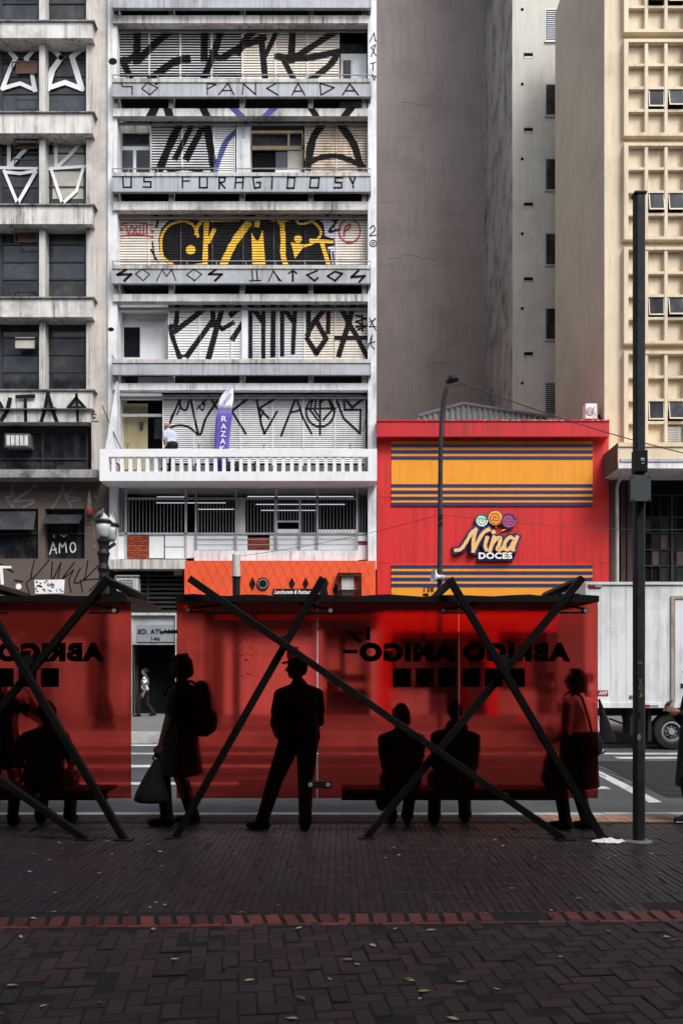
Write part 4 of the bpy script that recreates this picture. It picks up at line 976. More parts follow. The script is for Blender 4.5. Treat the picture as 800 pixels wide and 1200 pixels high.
for bx, tx, by in ((220.5, 276, 714.5), (387, 350, 715.5), (519, 560, 715.5), (686, 655, 715.5)):
    b = MB(); Y = 8.05
    b.tube([(PX(tx, Y), Y, PZ(by-8, Y)), (PX(bx, Y), Y, PZ(by-1.5, Y))], .011, 6); b.tube([(PX(tx, Y), Y, PZ(by+2.5, Y)), (PX(bx, Y), Y, PZ(by+2.2, Y))], .011, 6)
    o = b.obj('glass_bracket', 'black_metal', SH)
    b = MB(); b.disc(bx, by, 3.2, Y-.03, .075, 14, 0); b.disc(bx, by, 2.4, Y-.04, .012, 14, 1); b.obj('bolt', ['black_metal', 'metal'], o)
b = MB(); Y = 8.06; b.pb(361, 915.5, 388, 924, Y, .03, 0); b.disc(363.5, 920, 2.6, Y-.012, .015, 12, 1); b.disc(384, 920, 2.6, Y-.012, .015, 12, 1); b.obj('panel_clamp', ['black_metal', 'metal'], SH, bevel=.004)
b = MB(); b.pb(400, 925.5, 663, 938, 8.22, .07); b.box(PX(400, 8.22), PX(663, 8.22), 8.29, 8.62, .40, .432)
b.obj('bench_seat', 'black_metal', SH, bevel=.006)
for px in (470, 592):
    b = MB(); b.box(PX(px, 8.1)-.02, PX(px, 8.1)+.02, 8.05, 8.23, PZ(934, 8.1), PZ(929.5, 8.1)); b.obj('bench_bracket', 'black_metal', SH)
for rect, s in (((542, 753, 668, 775.5), 'ABRIGO'), ((421, 753, 533.5, 775.5), 'AMIGO')):
    text_mb(s, rect, GYP+.014, mirror=True, bold=.075).obj('mirrored_lettering', 'black_paint', SH)
b = MB()
for c in (460.5, 486.8, 513, 541, 567.5, 593.7): b.pb(c, 783, c+21, 805, GYP+.013, .003)
b.obj('square_icons', 'black_paint', SH, bevel=.001)
p = Paint()
for l in ([(404, 763.5), (417, 763.5)], [(408.5, 741), (421.5, 751)], [(431, 736.5), (431, 748)]): p.line((0, 0, 1), l, 4.6, 0, False)
p.flat(GYP+.02).obj('sun_ray_marks', 'black_paint', SH)
b = MB(); b.prism([(208, 738), (208, 742.5), (188, 741.5), (186, 740)], 8.09, .02); b.obj('shard', 'black_metal', SH)
def paper(n, c):
    m = mat(n, c, .8, .15, 6); t = m.node_tree; b_ = t.nodes['Principled BSDF']; tl = t.nodes.new('ShaderNodeBsdfTranslucent'); tl.inputs[0].default_value = (*c, 1)
    ms = t.nodes.new('ShaderNodeMixShader'); ms.inputs[0].default_value = .7; t.links.new(b_.outputs[0], ms.inputs[1]); t.links.new(tl.outputs[0], ms.inputs[2]); t.links.new(ms.outputs[0], t.nodes['Material Output'].inputs['Surface']); return m
M['pink_paper'] = paper('faded_pink_sticker', (.92, .62, .62)); M['grey_paper'] = paper('torn_grey_sticker', (.92, .80, .80))
b = MB(); b.pb(336, 758, 349.5, 771.5, GYP+.012, .002); b.obj('sticker', 'pink_paper', SH)
b = MB(); b.prism([(382.5, 799), (396, 798), (395.5, 811.5), (384, 812)], GYP+.012, .002); b.obj('sticker', 'grey_paper', SH)
b = MB()
for i in range(150):
    if i < 55: px, py, s_ = rnd.gauss(281, 10), rnd.gauss(757, 13), rnd.uniform(.5, 1.7)
    elif i < 75: px, py, s_ = rnd.gauss(286, 12), rnd.gauss(790, 2), rnd.uniform(.5, 1.5)
    else: px, py, s_ = rnd.uniform(212, 695), rnd.uniform(710, 930), rnd.uniform(.3, .9)
    if abs(px-371.7) < 2 or abs(px-537.2) < 2: continue
    a = rnd.uniform(0, 6.28); b.prism([(px+s_*rnd.uniform(.5, 1)*math.cos(a+k*1.257), py+s_*rnd.uniform(.5, 1)*math.sin(a+k*1.257)) for k in range(5)], GYP+.0115, .001, 0 if (i < 75 or i % 3 == 0) else 1)
tag(b.obj('glass_grime', ['grey_paper', 'black_paint'], SH), kind='stuff')
b = MB()
for px, wd in ((496, 6), (652, 12), (670, 9)): b.pb(px, 695.5, px+wd, 697.6, 8.3, .1)
b.obj('roof_debris', 'black_metal', SH)
def dup(o, dx, parent=None, skip=()):
    c = o.copy(); COL.objects.link(c)
    if parent: c.parent = parent
    else: c.location.x += dx
    for ch in list(o.children):
        if ch.name.split('.')[0] not in skip: dup(ch, 0, c, skip)
    return c
DX = -549*8.06/950
S2 = dup(SH, DX, skip=('shard',)); S2['label'] = 'bus shelter cut by the left photo edge, its red panel ending before the entrance'
# ================================================================ POLES, LAMPS, CABLES
Y = 7.84
P1 = thing('metal_pole', 'tall dark square pole with a grey box standing near the right edge on the pavement', 'pole', (PX(748, Y), Y, 0))
b = MB(); h = .050; x = PX(748, Y); zt = PZ(228, Y)
pr = [(h, .6*h), (.6*h, h), (-.6*h, h), (-h, .6*h), (-h, -.6*h), (-.6*h, -h), (.6*h, -h), (h, -.6*h)]
vs = [(x+a, Y+c, z) for z in (0, zt) for a, c in pr]; b.mesh(vs, [(i, (i+1) % 8, (i+1) % 8+8, i+8) for i in range(8)]+[tuple(range(7, -1, -1)), tuple(range(8, 16))])
b.obj('shaft', 'pole', P1, fix=True)
b = MB(); b.box(x-.058, x+.058, Y-.058, Y+.058, zt-.012, zt+.006); b.obj('cap', 'black_metal', P1)
b = MB(); b.frustum((x, Y, -.004), (x, Y, .008), .13, .10, 14); b.obj('base_collar', 'farwalk', P1)
b = MB(); b.pb(743.5, 527, 758.5, 552.5, Y-.14, .10, 0); b.pb(750, 536.5, 755, 540.5, Y-.146, .01, 1); b.pb(751, 542.2, 755, 543.2, Y-.146, .01, 1); b.obj('switch_box', ['black_metal', 'metal'], P1, bevel=.006)
b = MB(); b.pb(738.8, 556.5, 762, 587, Y-.14, .02, 0)
for c in ((741, 558.5), (760, 558.5), (741, 585), (760, 585)): b.disc(c[0], c[1], .8, Y-.146, .008, 8, 1)
b.pb(740, 557.5, 760.5, 586, Y-.12, .07, 1); M['grey_plate'] = mat('grey_plate', (.10, .115, .125), .6, .08, 3); b.obj('grey_box', ['grey_plate', 'black_metal'], P1)
M['lime'] = mat('lime_paint', (.25, .35, .05), .6); M['sticker'] = mat('blue_sticker', (.10, .28, .45), .6, .5, 40)
p = Paint(); T4 = (680, 670, 1200/220)
for l in ([(370, 690), (390, 690), (372, 710), (390, 715)], [(375, 775), (395, 790), (372, 800)], [(385, 765), (380, 800)]): p.line(T4, l, 4, 0, False)
p.ring(T4, (380, 740), 9, 4, 0, 13); p.flat(Y-.051).obj('scribble', 'lime', P1)
p = Paint(); p.poly(T4, [(360, 1045), (375, 1035), (388, 1055), (375, 1080), (360, 1070)]); p.flat(Y-.051).obj('sticker', 'sticker', P1)
p = Paint(); p.dot(T4, (378, 582), 17, 0, 13); p.flat(Y-.051).obj('worn_patch', 'grey_plate', P1)
b = MB(); b.pb(747.3, 834.5, 749.3, 841, Y-.053, .004); b.obj('slot', 'black_int', P1)
# slender lamp post with curved top
Y = 20.4
P2 = thing('street_lamp', 'slender dark lamp post with a curved top in front of the red shop', 'street lamp', (PX(515, Y), Y, ZF))
pts = [(515, 858), (515, 700), (515.4, 600), (516, 520), (517, 490), (519, 470), (522.5, 455), (527.5, 446)]
b = MB(); b.tube([(PX(a, Y), Y, PZ(c, Y)) for a, c in pts], [.075, .07, .064, .056, .05, .046, .042, .04], 10); b.smooth = True; b.obj('post', 'pole', P2)
b = MB(); b.tube([(PX(523, Y), Y, PZ(449, Y)), (PX(529, Y), Y, PZ(444, Y)), (PX(535.5, Y), Y, PZ(442.5, Y))], [.05, .11, .10], 10); b.pb(528, 440, 536.5, 442.2, Y-.08, .2, 1); b.obj('lamp_head', ['black_metal', 'metal'], P2)
b = MB(); 
for c in (603, 611): b.pb(513.2, c, 518.4, c+4, Y-.09, .18)
b.obj('clamp', 'black_metal', P2)
b = MB(); b.tube([(PX(524, Y-.1), Y-.1, PZ(456, Y)), (PX(521, Y-.1), Y-.1, PZ(480, Y)), (PX(520, Y-.1), Y-.1, PZ(520, Y))], .012, 5); b.obj('loose_wire', 'black_metal', P2)
Y2 = 20.2
HS = thing('loudspeaker', 'pale horn loudspeaker clamped low on the slender lamp post', 'loudspeaker', (PX(511, Y2), Y2, PZ(675, Y2)))
b = MB(); vs = []; fs = []
prof = [(.17, -.0), (.13, .05), (.07, .10), (.045, .16), (.045, .2)]
C_ = Vector((PX(507, Y2), Y2, PZ(675, Y2))); ax = Vector((.9, .25, -.1)).normalized(); a_ = ax.orthogonal().normalized(); b_ = ax.cross(a_)
for r, t in prof:
    for k in range(18): vs.append(C_+ax*t+(a_*math.cos(k*math.pi/9)+b_*math.sin(k*math.pi/9))*r)
for i in range(4):
    for k in range(18): fs.append((i*18+k, i*18+(k+1) % 18, (i+1)*18+(k+1) % 18, (i+1)*18+k))
b.mesh(vs, fs); b.frustum(C_+ax*.04, C_+ax*.2, .03, .045, 10); b.obj('horn', 'white2', HS)
b = MB(); b.frustum(C_+ax*.2, C_+ax*.3, .07, .06, 12); b.obj('driver', 'fascia', HS)
b = MB(); b.tube([C_+ax*.24+Vector((0, 0, -.06)), (PX(515, Y2), Y2+.14, PZ(679, Y2))], .015, 6); b.obj('mounting_bracket', 'black_metal', HS)
M['dusty_white'] = mat('dusty_lamp_glass', (.46, .47, .48), .35, .1, 6, (.2, .2, .2), .5)
# globe lamp post
Y = 20.5
P3 = thing('street_lamp', 'ornate black lamp post with two white glass lanterns at the corner of the brown wall', 'street lamp', (PX(121.5, Y), Y, ZF))
x = PX(121.5, Y); zb = ZF
prof = [(.30, 0), (.30, .12), (.22, .2), (.26, .35), (.20, .6), (.13, .75), (.12, 1.2), (.15, 1.26), (.105, 1.35), (.10, 3.6), (.12, 3.66), (.11, 3.75), (.155, 3.85), (.11, 3.98), (.13, 4.12), (.16, 4.22), (.11, 4.32), (.12, 4.42), (.165, 4.5), (.165, 4.56)]
top = PZ(632, Y); sc = (top-zb)/4.56
b = MB(); b.smooth = False; b.lathe((x, Y, zb), [(r, z*sc) for r, z in prof], 16); b.obj('fluted_post', 'black_metal', P3)
for dy, dx in ((0, 0), (.5, .05)):
    b = MB(); z = PZ(632, Y)+.02; x_ = x+dx
    b.smooth = True; b.lathe((x_, Y+dy, z), [(.09, 0), (.13, .08), (.165, .22), (.185, .38)], 20, 0); o = b.obj('glass_bowl', 'dusty_white', P3)
    b = MB(); b.lathe((x_, Y+dy, z), [(.20, .375), (.21, .40), (.21, .44), (.19, .46)], 20, 0); b.obj('collar_ring', 'black_metal', o)
    b = MB(); b.smooth = True; b.lathe((x_, Y+dy, z), [(.17, .455), (.13, .53), (.07, .60), (.035, .63), (.015, .65), (.01, .70)], 20, 0); b.obj('dome', 'dusty_white', o)
b = MB(); b.tube([(x-.02, Y, PZ(634, Y)), (x+.07, Y+.25, PZ(640, Y)), (x+.13, Y+.5, PZ(634, Y))], .05, 8); b.obj('cross_arm', 'black_metal', P3)
b = MB(); b.tube([(x+.2, Y+.4, PZ(622, Y)), (x+.24, Y+.4, PZ(610, Y)), (x+.17, Y+.4, PZ(596, Y))], .012, 5); b.obj('bent_wire', 'black_metal', P3)
# pigeon on the lantern
PG = thing('pigeon', 'small grey and white pigeon perched on the white lantern dome', 'pigeon', (x-.07, Y-.12, PZ(609.5, Y)))
zc = PZ(608, Y)
b = MB(); b.smooth = True
pts = [(-.17, -.10), (-.12, -.055), (-.06, -.01), (.0, .045), (.05, .095), (.075, .135), (.085, .165), (.10, .185)]; rr = [.012, .028, .055, .068, .055, .034, .033, .012]
b.tube([(x-.05+a, Y-.15, zc+.05+c) for a, c in pts], rr, 10); b.frustum((x+.04, Y-.15, zc+.225), (x+.075, Y-.15, zc+.215), .010, .002, 6)
M['pigeon'] = mat('grey_plumage', (.09, .095, .11), .7, .5, 14); b.obj('body', 'pigeon', PG)
b = MB(); b.tube([(x-.02, Y-.15, zc+.06), (x-.02, Y-.15, zc-.02)], .006, 5); b.tube([(x-.02, Y-.12, zc+.06), (x-.02, Y-.12, zc-.02)], .006, 5); b.obj('legs', 'red_spray', PG)
# short pole, white above and black below
Y = 20.3
P4 = thing('metal_pole', 'short thick post painted white above black before the orange sign', 'pole', (PX(277, Y), Y, ZF))
x = PX(277, Y)
b = MB(); b.smooth = False; b.lathe((x, Y, 0), [(.095, ZF), (.095, PZ(676, Y))], 18); b.obj('lower_shaft', 'black_metal', P4)
b = MB(); b.lathe((x, Y, 0), [(.125, PZ(677, Y)), (.125, PZ(675.8, Y))], 18); b.obj('collar', 'black_metal', P4)
b = MB(); b.lathe((x, Y, 0), [(.10, PZ(675.8, Y)), (.10, PZ(650, Y)), (.085, PZ(649, Y))], 18); b.obj('upper_shaft', 'concrete', P4)
# overhead cables
def cable(pts, r, label):
    b = MB(); P = []
    for i in range(len(pts)-1):
        a, c = Vector(pts[i]), Vector(pts[i+1])
        for k in range(8):
            t = k/8; q = a.lerp(c, t); q.z -= (a-c).length*.02*math.sin(math.pi*t); P.append(q)
    P.append(Vector(pts[-1])); b.tube(P, r, 5); b.obj('overhead_cable', 'black_metal', None, label=label, cat='cable')
def W(px, py, Y): return (PX(px, Y), Y, PZ(py, Y))
cable([W(533, 446, 20.4), W(860, 545, 22)], .014, 'thin black cable running from the curved lamp top down across the cream building')
cable([W(516, 603, 20.3), W(860, 620, 21)], .006, 'thin dark cable crossing the lollipop sign towards the right pole')
cable([W(516, 603, 20.3), W(280, 652, 20.3)], .006, 'thin dark cable from the slender lamp post to the short white post')
cable([W(120, 475, 26.6), W(142, 526, 26.1)], .014, 'thin stay wire along the left side wall of the big white balcony')
cable([W(425, 505, 26.6), W(431, 480, 26.6)], .012, 'short stay wire by the right end of the big white balcony')
# ================================================================ THINGS ON THE BUILDINGS
Y = 26.3
FF = thing('feather_flag', 'tall white and violet feather flag lettered RAZAK standing behind the white balcony rail', 'flag', W(262, 560, Y))
M['violet'] = mat('violet_cloth', (.115, .085, .42), .8, .08, 4); M['flag_white'] = mat('white_cloth', (.76, .77, .80), .8, .04); M['gold'] = mat('gold_print', (.5, .28, .07), .6)
def cloth(lv, m, name):
    b = MB(); vs = []; n = 6
    for i, (y, x0, x1) in enumerate(lv):
        for k in range(n+1):
            t = k/n; vs.append((PX(x0+(x1-x0)*t, Y), Y+.03*math.sin(3*t+y*.11), PZ(y, Y)))
    fs = [(i*(n+1)+k, i*(n+1)+k+1, (i+1)*(n+1)+k+1, (i+1)*(n+1)+k) for i in range(len(lv)-1) for k in range(n)]
    b.mesh(vs, fs); b.smooth = True
    o = b.obj(name, m, FF); md = o.modifiers.new('thickness', 'SOLIDIFY'); md.thickness = .006; return o
tf = cloth([(454.5, 271, 272.5), (457, 265.5, 273.2), (462, 260.5, 273.6), (468, 257, 273.6), (474, 255.5, 272.8), (480, 254.8, 271.8)], 'flag_white', 'white_top')
vf = cloth([(480, 254.8, 271.8), (490, 253.6, 271.2), (505, 252.4, 270), (520, 251.6, 268.6), (536, 251, 267.5), (552, 250.6, 266.5)], 'violet', 'violet_cloth')
text_mb('CURSOS', (258, 460, 271.5, 477.5), Y-.04, rot=52, bold=.01).obj('flag_lettering', 'violet', tf)
for k, ch in enumerate('RAZAK'): text_mb(ch, (259.5-.5*k, 487.5+8.7*k, 265.8-.5*k, 494.2+8.7*k), Y-.045, bold=.012).obj('flag_lettering', 'white_spray', vf)
text_mb('CURSOS', (257, 482.3, 270, 484.6), Y-.045).obj('flag_lettering', 'gold', vf)
b = MB(); b.tube([W(265.5, 562, Y+.06), W(268.2, 520, Y+.06), W(272.2, 480, Y+.06), W(274, 466, Y+.06), W(271.8, 454.5, Y+.06)], .012, 6); b.obj('flag_pole', 'black_metal', FF)
b = MB(); b.box(PX(265.5, Y)-.2, PX(265.5, Y)+.2, Y-.1, Y+.25, PZ(557.5, Y), PZ(556.5, Y)); b.obj('flag_base', 'black_metal', FF)
for i, (x0, x1, lb) in enumerate(((255, 261.5, 'black case behind the balusters directly under the violet flag'), (264.5, 270, 'narrow dark case just right of the violet flag foot'), (275.5, 284, 'widest black case on the balcony floor right of the flag'), (297.5, 304, 'black case farthest right behind the white balusters'))):
    b = MB(); b.pb(x0, 540.5, x1, 560, 26.55, .3, 0); b.pb(x0+.8, 542, x1-.8, 550, 26.54, .012, 1); b.obj('equipment_case', ['black_metal', 'grate'], None, bevel=.02, label=lb, cat='case', group='dark cases on the balcony')
for px, lb in ((150, 'left'), (233, 'middle'), (309, 'flag side'), (410, 'right')):
    b = MB(); b.tube([W(px, 528, 26.0), W(px, 522.5, 26.0)], .012, 5); b.tube([W(px-2, 519, 26.0), W(px, 523, 26.0), W(px+2.2, 519.5, 26.0)], .010, 5)
    b.obj('rail_hook', 'black_metal', None, label={'left': 'small black hook on the balcony rail before the tan curtain', 'middle': 'small black hook on the balcony rail between the seated man and the flag', 'flag side': 'small black hook on the balcony rail right of the violet flag', 'right': 'small black hook at the right end of the balcony rail'}[lb], cat='hook', group='hooks on the balcony rail')
RSn = thing('traffic_sign', 'round red rimmed traffic sign leaning behind the left balusters', 'traffic sign', W(133, 560, 26.4))
b = MB(); b.disc(133.5, 549, 8.2, 26.38, .02, 28, 0); b.disc(133.5, 549, 6.0, 26.37, .01, 28, 1); d_ = b.obj('disc', ['red_spray', 'white2'], RSn)
text_mb('2', (130.5, 544.5, 135.5, 552.5), 26.36, bold=.02).obj('numeral', 'black_paint', d_)
AC = thing('air_conditioner', 'boxy dark window air conditioner set in the strip window below the big letters', 'air conditioner', W(20, 522, 26.9))
b = MB(); b.pb(6, 508, 35, 524, 26.75, .5, 0); b.pb(7.5, 509.5, 33.5, 522.5, 26.74, .012, 1); b.obj('casing', ['grey_plate', 'black_int'], AC)
b = MB()
for i in range(5): b.pb(8+i*5.2, 510, 12.2+i*5.2, 522, 26.73, .012)
b.obj('grille', 'stain', AC)
AC2 = thing('air_conditioner', 'white outdoor air conditioning unit on top of the red cornice', 'air conditioner', W(692, 492, 27.2))
b = MB(); b.pb(685.5, 472.8, 699.5, 490.8, 27.2, .35, 0); b.obj('casing', 'white2', AC2, bevel=.02)
b = MB(); b.disc(691, 482, 5, 27.19, .01, 18, 0); b.disc(691, 482, 4.2, 27.18, .01, 18, 1); b.obj('fan_guard', ['fascia', 'concrete'], AC2)
b = MB(); b.tube([W(696, 477, 27.17), W(693, 481, 27.15), W(697, 486, 27.15), W(698.5, 489.5, 27.3)], .009, 5); b.tube([W(699.5, 488, 27.3), W(701, 486.5, 27.3), W(703, 491.5, 27.3)], .035, 6); b.obj('pipes', 'black_metal', AC2)
b = MB(); b.pb(687, 490.8, 689, 492, 27.2, .3); b.pb(696, 490.8, 698, 492, 27.2, .3); b.obj('feet', 'black_metal', AC2)
AC3 = thing('air_conditioner', 'grey box air conditioner hung on the dark grille above the entrance', 'air conditioner', W(150, 694, 26.6))
b = MB(); b.pb(136.5, 676.5, 161.5, 692.5, 26.5, .4, 0); b.obj('casing', 'concrete', AC3, bevel=.02)
b = MB()
for i in range(6): b.pb(139, 679.5+i*2, 156, 680.3+i*2, 26.49, .012)
b.obj('grille', 'grey_plate', AC3)
b = MB(); b.pb(135, 674, 163.5, 675.4, 26.46, .05); b.pb(135, 674, 136, 690, 26.46, .05); b.obj('cage', 'metal', AC3)
HB = thing('hanging_lantern', 'small red and grey cloth lantern hanging on the brown wall by the white building', 'lantern', W(105.5, 603, 26.7))
M['lan_grey'] = mat('grey_cloth', (.13, .11, .115), .9, .6, 25); M['lan_red'] = mat('red_patterned_cloth', (.26, .04, .03), .8, .8, 30)
b = MB(); b.lathe((PX(105, 26.7), 26.7, 0), [(.01, PZ(574, 26.7)), (.05, PZ(579, 26.7)), (.08, PZ(588, 26.7)), (.09, PZ(595, 26.7))], 12); b.obj('cone', 'lan_grey', HB)
b = MB(); b.lathe((PX(105.5, 26.7), 26.7, 0), [(.11, PZ(595, 26.7)), (.13, PZ(599, 26.7)), (.10, PZ(603, 26.7)), (.05, PZ(604, 26.7))], 12); b.obj('skirt', 'lan_red', HB)
# ================================================================ TRUCK
Y = 17.75
TK = thing('box_truck', 'white box truck with riveted sides driving behind the right end of the shelter', 'truck', (PX(790, Y), Y+1.2, -.11))
M['truck'] = mat('white_truck_skin', (.76, .78, .80), .45, .05, .8, (.28, .27, .25), .5, .6); M['rubber'] = mat('rubber', (.018, .018, .019), .8, .2, 4); M['tail'] = mat('red_lens', (.30, .015, .02), .3)
xb0, xb1 = PX(686, Y), PX(686, Y)+6.2; zb, zt = PZ(828.5, Y), PZ(683, Y)
b = MB(); b.box(xb0, xb1, Y, Y+2.35, zb, zt); b.obj('cargo_box', 'truck', TK, bevel=.02)
b = MB()
b.pb(686, 681.8, 1010, 685, Y-.03, .06, 0); b.pb(686, 823.5, 1010, 829.5, Y-.03, .06, 0); b.pb(685.5, 681.8, 689, 829.5, Y-.025, .05, 0)
for px in (714.5, 753, 772): b.pb(px, 685, px+.4, 823.5, Y-.004, .004, 0)
b.obj('trim', 'truck', TK)
b = MB()
for px in (703, 715.5, 733.5, 752, 770.5, 840, 858, 876):
    py = 688.0
    while py < 822: b.pb(px-.35, py, px+.35, py+.7, Y-.008, .01); py += 3.6
for k in range(2):
    px = 705.0
    while px < 786: b.pb(px, 735+5.2*k, px+.7, 735.7+5.2*k, Y-.008, .01) if (px//8) % 2 else None; px += 4
b.obj('rivets', 'fascia', TK)
M['rustframe'] = mat('rust_stained_frame', (.42, .38, .33), .6, .2, 2, (.17, .075, .03), .9, .6, dirt_scale=2)
b = MB()
for r in ((786, 698, 789.5, 828, 0), (789.5, 698, 868, 701.5, 0), (864, 701.5, 868, 828, 0)): b.pb(*r[:4], Y-.04, .05, r[4])
f = b.obj('side_door_frame', 'rustframe', TK)
b = MB(); b.pb(790.5, 702.5, 863, 826, Y-.018, .02, 0); b.pb(797, 801, 800, 806.5, Y-.03, .02, 1); b.obj('side_door', ['truck', 'black_metal'], TK)
b = MB(); b.pb(688, 685.7, 697, 688, Y-.035, .03, 0); b.pb(697, 685.7, 705, 688, Y-.035, .03, 1); b.pb(755.5, 826, 760.5, 828.4, Y-.04, .03, 0); b.pb(760.5, 826.2, 771, 828.2, Y-.04, .03, 1); b.obj('marker_light', ['tail', 'metal'], TK)
b = MB(); b.pb(700, 809, 712, 815.5, Y-.010, .008, 0); o = b.obj('red_plate', 'tail', TK); text_mb('ARP', (701, 810.2, 711, 814.4), Y-.014, bold=.02).obj('plate_lettering', 'white_spray', o)
b = MB(); b.pb(737, 815, 740.5, 819, Y-.015, .02); b.obj('catch', 'grey_plate', TK)
b = MB(); b.box(xb0+.3, xb1+1.7, Y+.5, Y+.62, zb-.22, zb-.01); b.box(xb0+.3, xb1+1.7, Y+1.7, Y+1.82, zb-.22, zb-.01); b.box(xb0+.1, xb0+.2, Y+.1, Y+2.2, zb-.3, zb-.2); b.pb(738, 829, 742, 861, Y+.1, .5)
b.box(PX(762, Y), PX(766, Y), Y+.15, Y+.7, zb-.75, zb); b.tube([W(713, 842, Y+.4), W(748, 855, Y+.4)], .02, 6); b.tube([W(726, 829, Y+.5), W(731, 845, Y+.5), W(736, 829, Y+.5)], .05, 6); b.obj('chassis', 'rubber', TK)
def wheel(px):
    c = (PX(px, Y), Y+.12, -.11+.40); b = MB(); vs = []; fs = []
    prof = [(.22, .0), (.27, -.02), (.37, -.01), (.40, .03), (.40, .25), (.37, .29), (.22, .29)]
    for r, t in prof:
        for k in range(32): vs.append((c[0]+r*math.cos(k*math.pi/16), c[1]+t, c[2]+r*math.sin(k*math.pi/16)))
    for i in range(len(prof)-1):
        for k in range(32): fs.append((i*32+k, i*32+(k+1) % 32, (i+1)*32+(k+1) % 32, (i+1)*32+k))
    b.mesh(vs, fs); t = b.obj('wheel', 'rubber', TK, fix=True)
    b = MB(); 
    def ringm(r0, y0, r1, y1, m):
        vs = [(c[0]+r*math.cos(k*math.pi/16), c[1]+y, c[2]+r*math.sin(k*math.pi/16)) for r, y in ((r0, y0), (r1, y1)) for k in range(32)]
        b.mesh(vs, [(k, (k+1) % 32, (k+1) % 32+32, k+32) for k in range(32)], m)
    ringm(.225, .0, .19, -.005, 0); ringm(.19, -.005, .17, .07, 1); ringm(.17, .07, .08, .05, 1); ringm(.08, .05, .07, -.01, 0); ringm(.07, -.01, .001, -.01, 0)
    for k in range(8):
        a = k*math.pi/4; q = (c[0]+.115*math.cos(a), c[1]+.05, c[2]+.115*math.sin(a)); b.frustum(q, (q[0], q[1]-.04, q[2]), .016, .012, 6, 0)
    b.obj('rim', ['metal', 'grey_plate'], t)
wheel(789); wheel(789+260)
b = MB(); xc = xb1+.15; b.prism([(0, 0)]*0 or [((xc)*950/Y+400, 829), ((xc)*950/Y+400, 715), ((xc+1.1)*950/Y+400, 715), ((xc+1.75)*950/Y+400, 770), ((xc+1.8)*950/Y+400, 845), ((xc)*950/Y+400, 845)], Y+.1, 2.1); b.obj('cab', 'truck', TK, bevel=.04)
b = MB(); b.prism([((xc+.45)*950/Y+400, 765), ((xc+.45)*950/Y+400, 725), ((xc+1.05)*950/Y+400, 725), ((xc+1.5)*950/Y+400, 765)], Y+.085, .02); b.obj('cab_window', 'glass', TK)
# ================================================================ LITTER
b = MB(); cx_, cy_ = PX(715, 7.78), 7.78; n = 22; vs = []
for j in range(7):
    for i in range(n+1):
        t = i/n; u = j/6-.5; wd = .085*(math.sin(math.pi*min(1, t*1.15+.05))**.6)*(1 if t < .7 else .55)
        vs.append((cx_+(t-.5)*.36, cy_+u*2*wd+.02*math.sin(6*t), .004+.05*max(0, 1-abs(u)*2)*math.sin(math.pi*t)**.7*(.6+.4*mnoise.noise((t*7, u*5, 0)))+.008*mnoise.noise((t*16, u*12, 3))))
b.mesh(vs, [(j*(n+1)+i, j*(n+1)+i+1, (j+1)*(n+1)+i+1, (j+1)*(n+1)+i) for j in range(6) for i in range(n)]); b.smooth = False
b.obj('plastic_bag', 'litter_white', None, label='crumpled white plastic bag lying on the pavement left of the tall dark pole', cat='plastic bag')
M['leaf_g'] = mat('yellow_green_leaf', (.24, .26, .09), .7, .3, 20); M['leaf_b'] = mat('brown_leaf', (.16, .065, .03), .8, .3, 20); M['leaf_p'] = mat('pale_leaf', (.34, .33, .27), .8, .2, 20)
def leaf_mesh(m, curl):
    b = MB(); vs = []
    prof = [(0, .0), (.15, .28), (.35, .45), (.6, .40), (.82, .2), (1, 0.0)]
    for t, w_ in prof:
        for s in (-1, 0, 1): vs.append(((t-.5)*.085, s*w_*.042, .004+curl*(abs(s)*w_*.03+(t-.4)**2*.04)))
    b.mesh(vs, [(i*3+k, i*3+k+1, (i+1)*3+k+1, (i+1)*3+k) for i in range(5) for k in range(2)]); return b
LF = []
for nm, m, lb, g_ in (('g', 'leaf_g', 'small fallen yellow green leaf on the dark brick pavement', 'yellow green leaves on the pavement'), ('b', 'leaf_b', 'small fallen brown leaf on the dark brick pavement', 'brown leaves on the pavement'), ('p', 'leaf_p', 'small pale dry scrap of leaf on the dark brick pavement', 'pale leaf scraps on the pavement')):
    o = leaf_mesh(m, {'g': .5, 'b': 1.2, 'p': .9}[nm]).obj('fallen_leaf', m, None, label=lb, cat='leaf', group=g_); LF.append(o)
spots = [(480, 1150, 0), (581, 1160, 0), (408, 1126, 0), (418, 1131, 0), (463, 1089, 0), (386, 1148, 0), (292, 1150, 0), (15, 1156, 0), (540, 1152, 0), (712, 1092, 2), (505, 1091, 0), (656, 1122, 0), (342, 1195, 0), (530, 1195, 0), (180, 1090, 0), (205, 1125, 0), (497, 1163, 0), (492, 1171, 0), (437, 1110, 2), (115, 1052, 0), (117, 1177, 1), (477, 1149, 1), (352, 1061, 1), (326, 1062, 1), (282, 1071, 1), (790, 1104, 1), (352, 1172, 1), (64, 1069, 0), (65, 1047, 0), (176, 1064, 0)]
for i in range(64): spots.append((rnd.uniform(0, 800), 985+rnd.random()**1.4*95, rnd.choice([0, 1, 2, 2, 1])))
for i in range(7): spots.append((rnd.uniform(0, 800), rnd.uniform(1085, 1195), rnd.choice([0, 1, 2])))
used = set()
for px, py, k in spots:
    Yg = 950*HC/(py-YH); o = LF[k]
    if k in used: o = o.copy(); COL.objects.link(o)
    used.add(k); o.location = (PX(px, Yg), Yg, .002); s = rnd.uniform(.4, .85)*(1.0 if py > 1085 else .75); o.scale = (s, s, s); o.rotation_euler = (rnd.uniform(-.15, .15), rnd.uniform(-.15, .15), rnd.choice([0, math.pi])+rnd.gauss(0, .6))
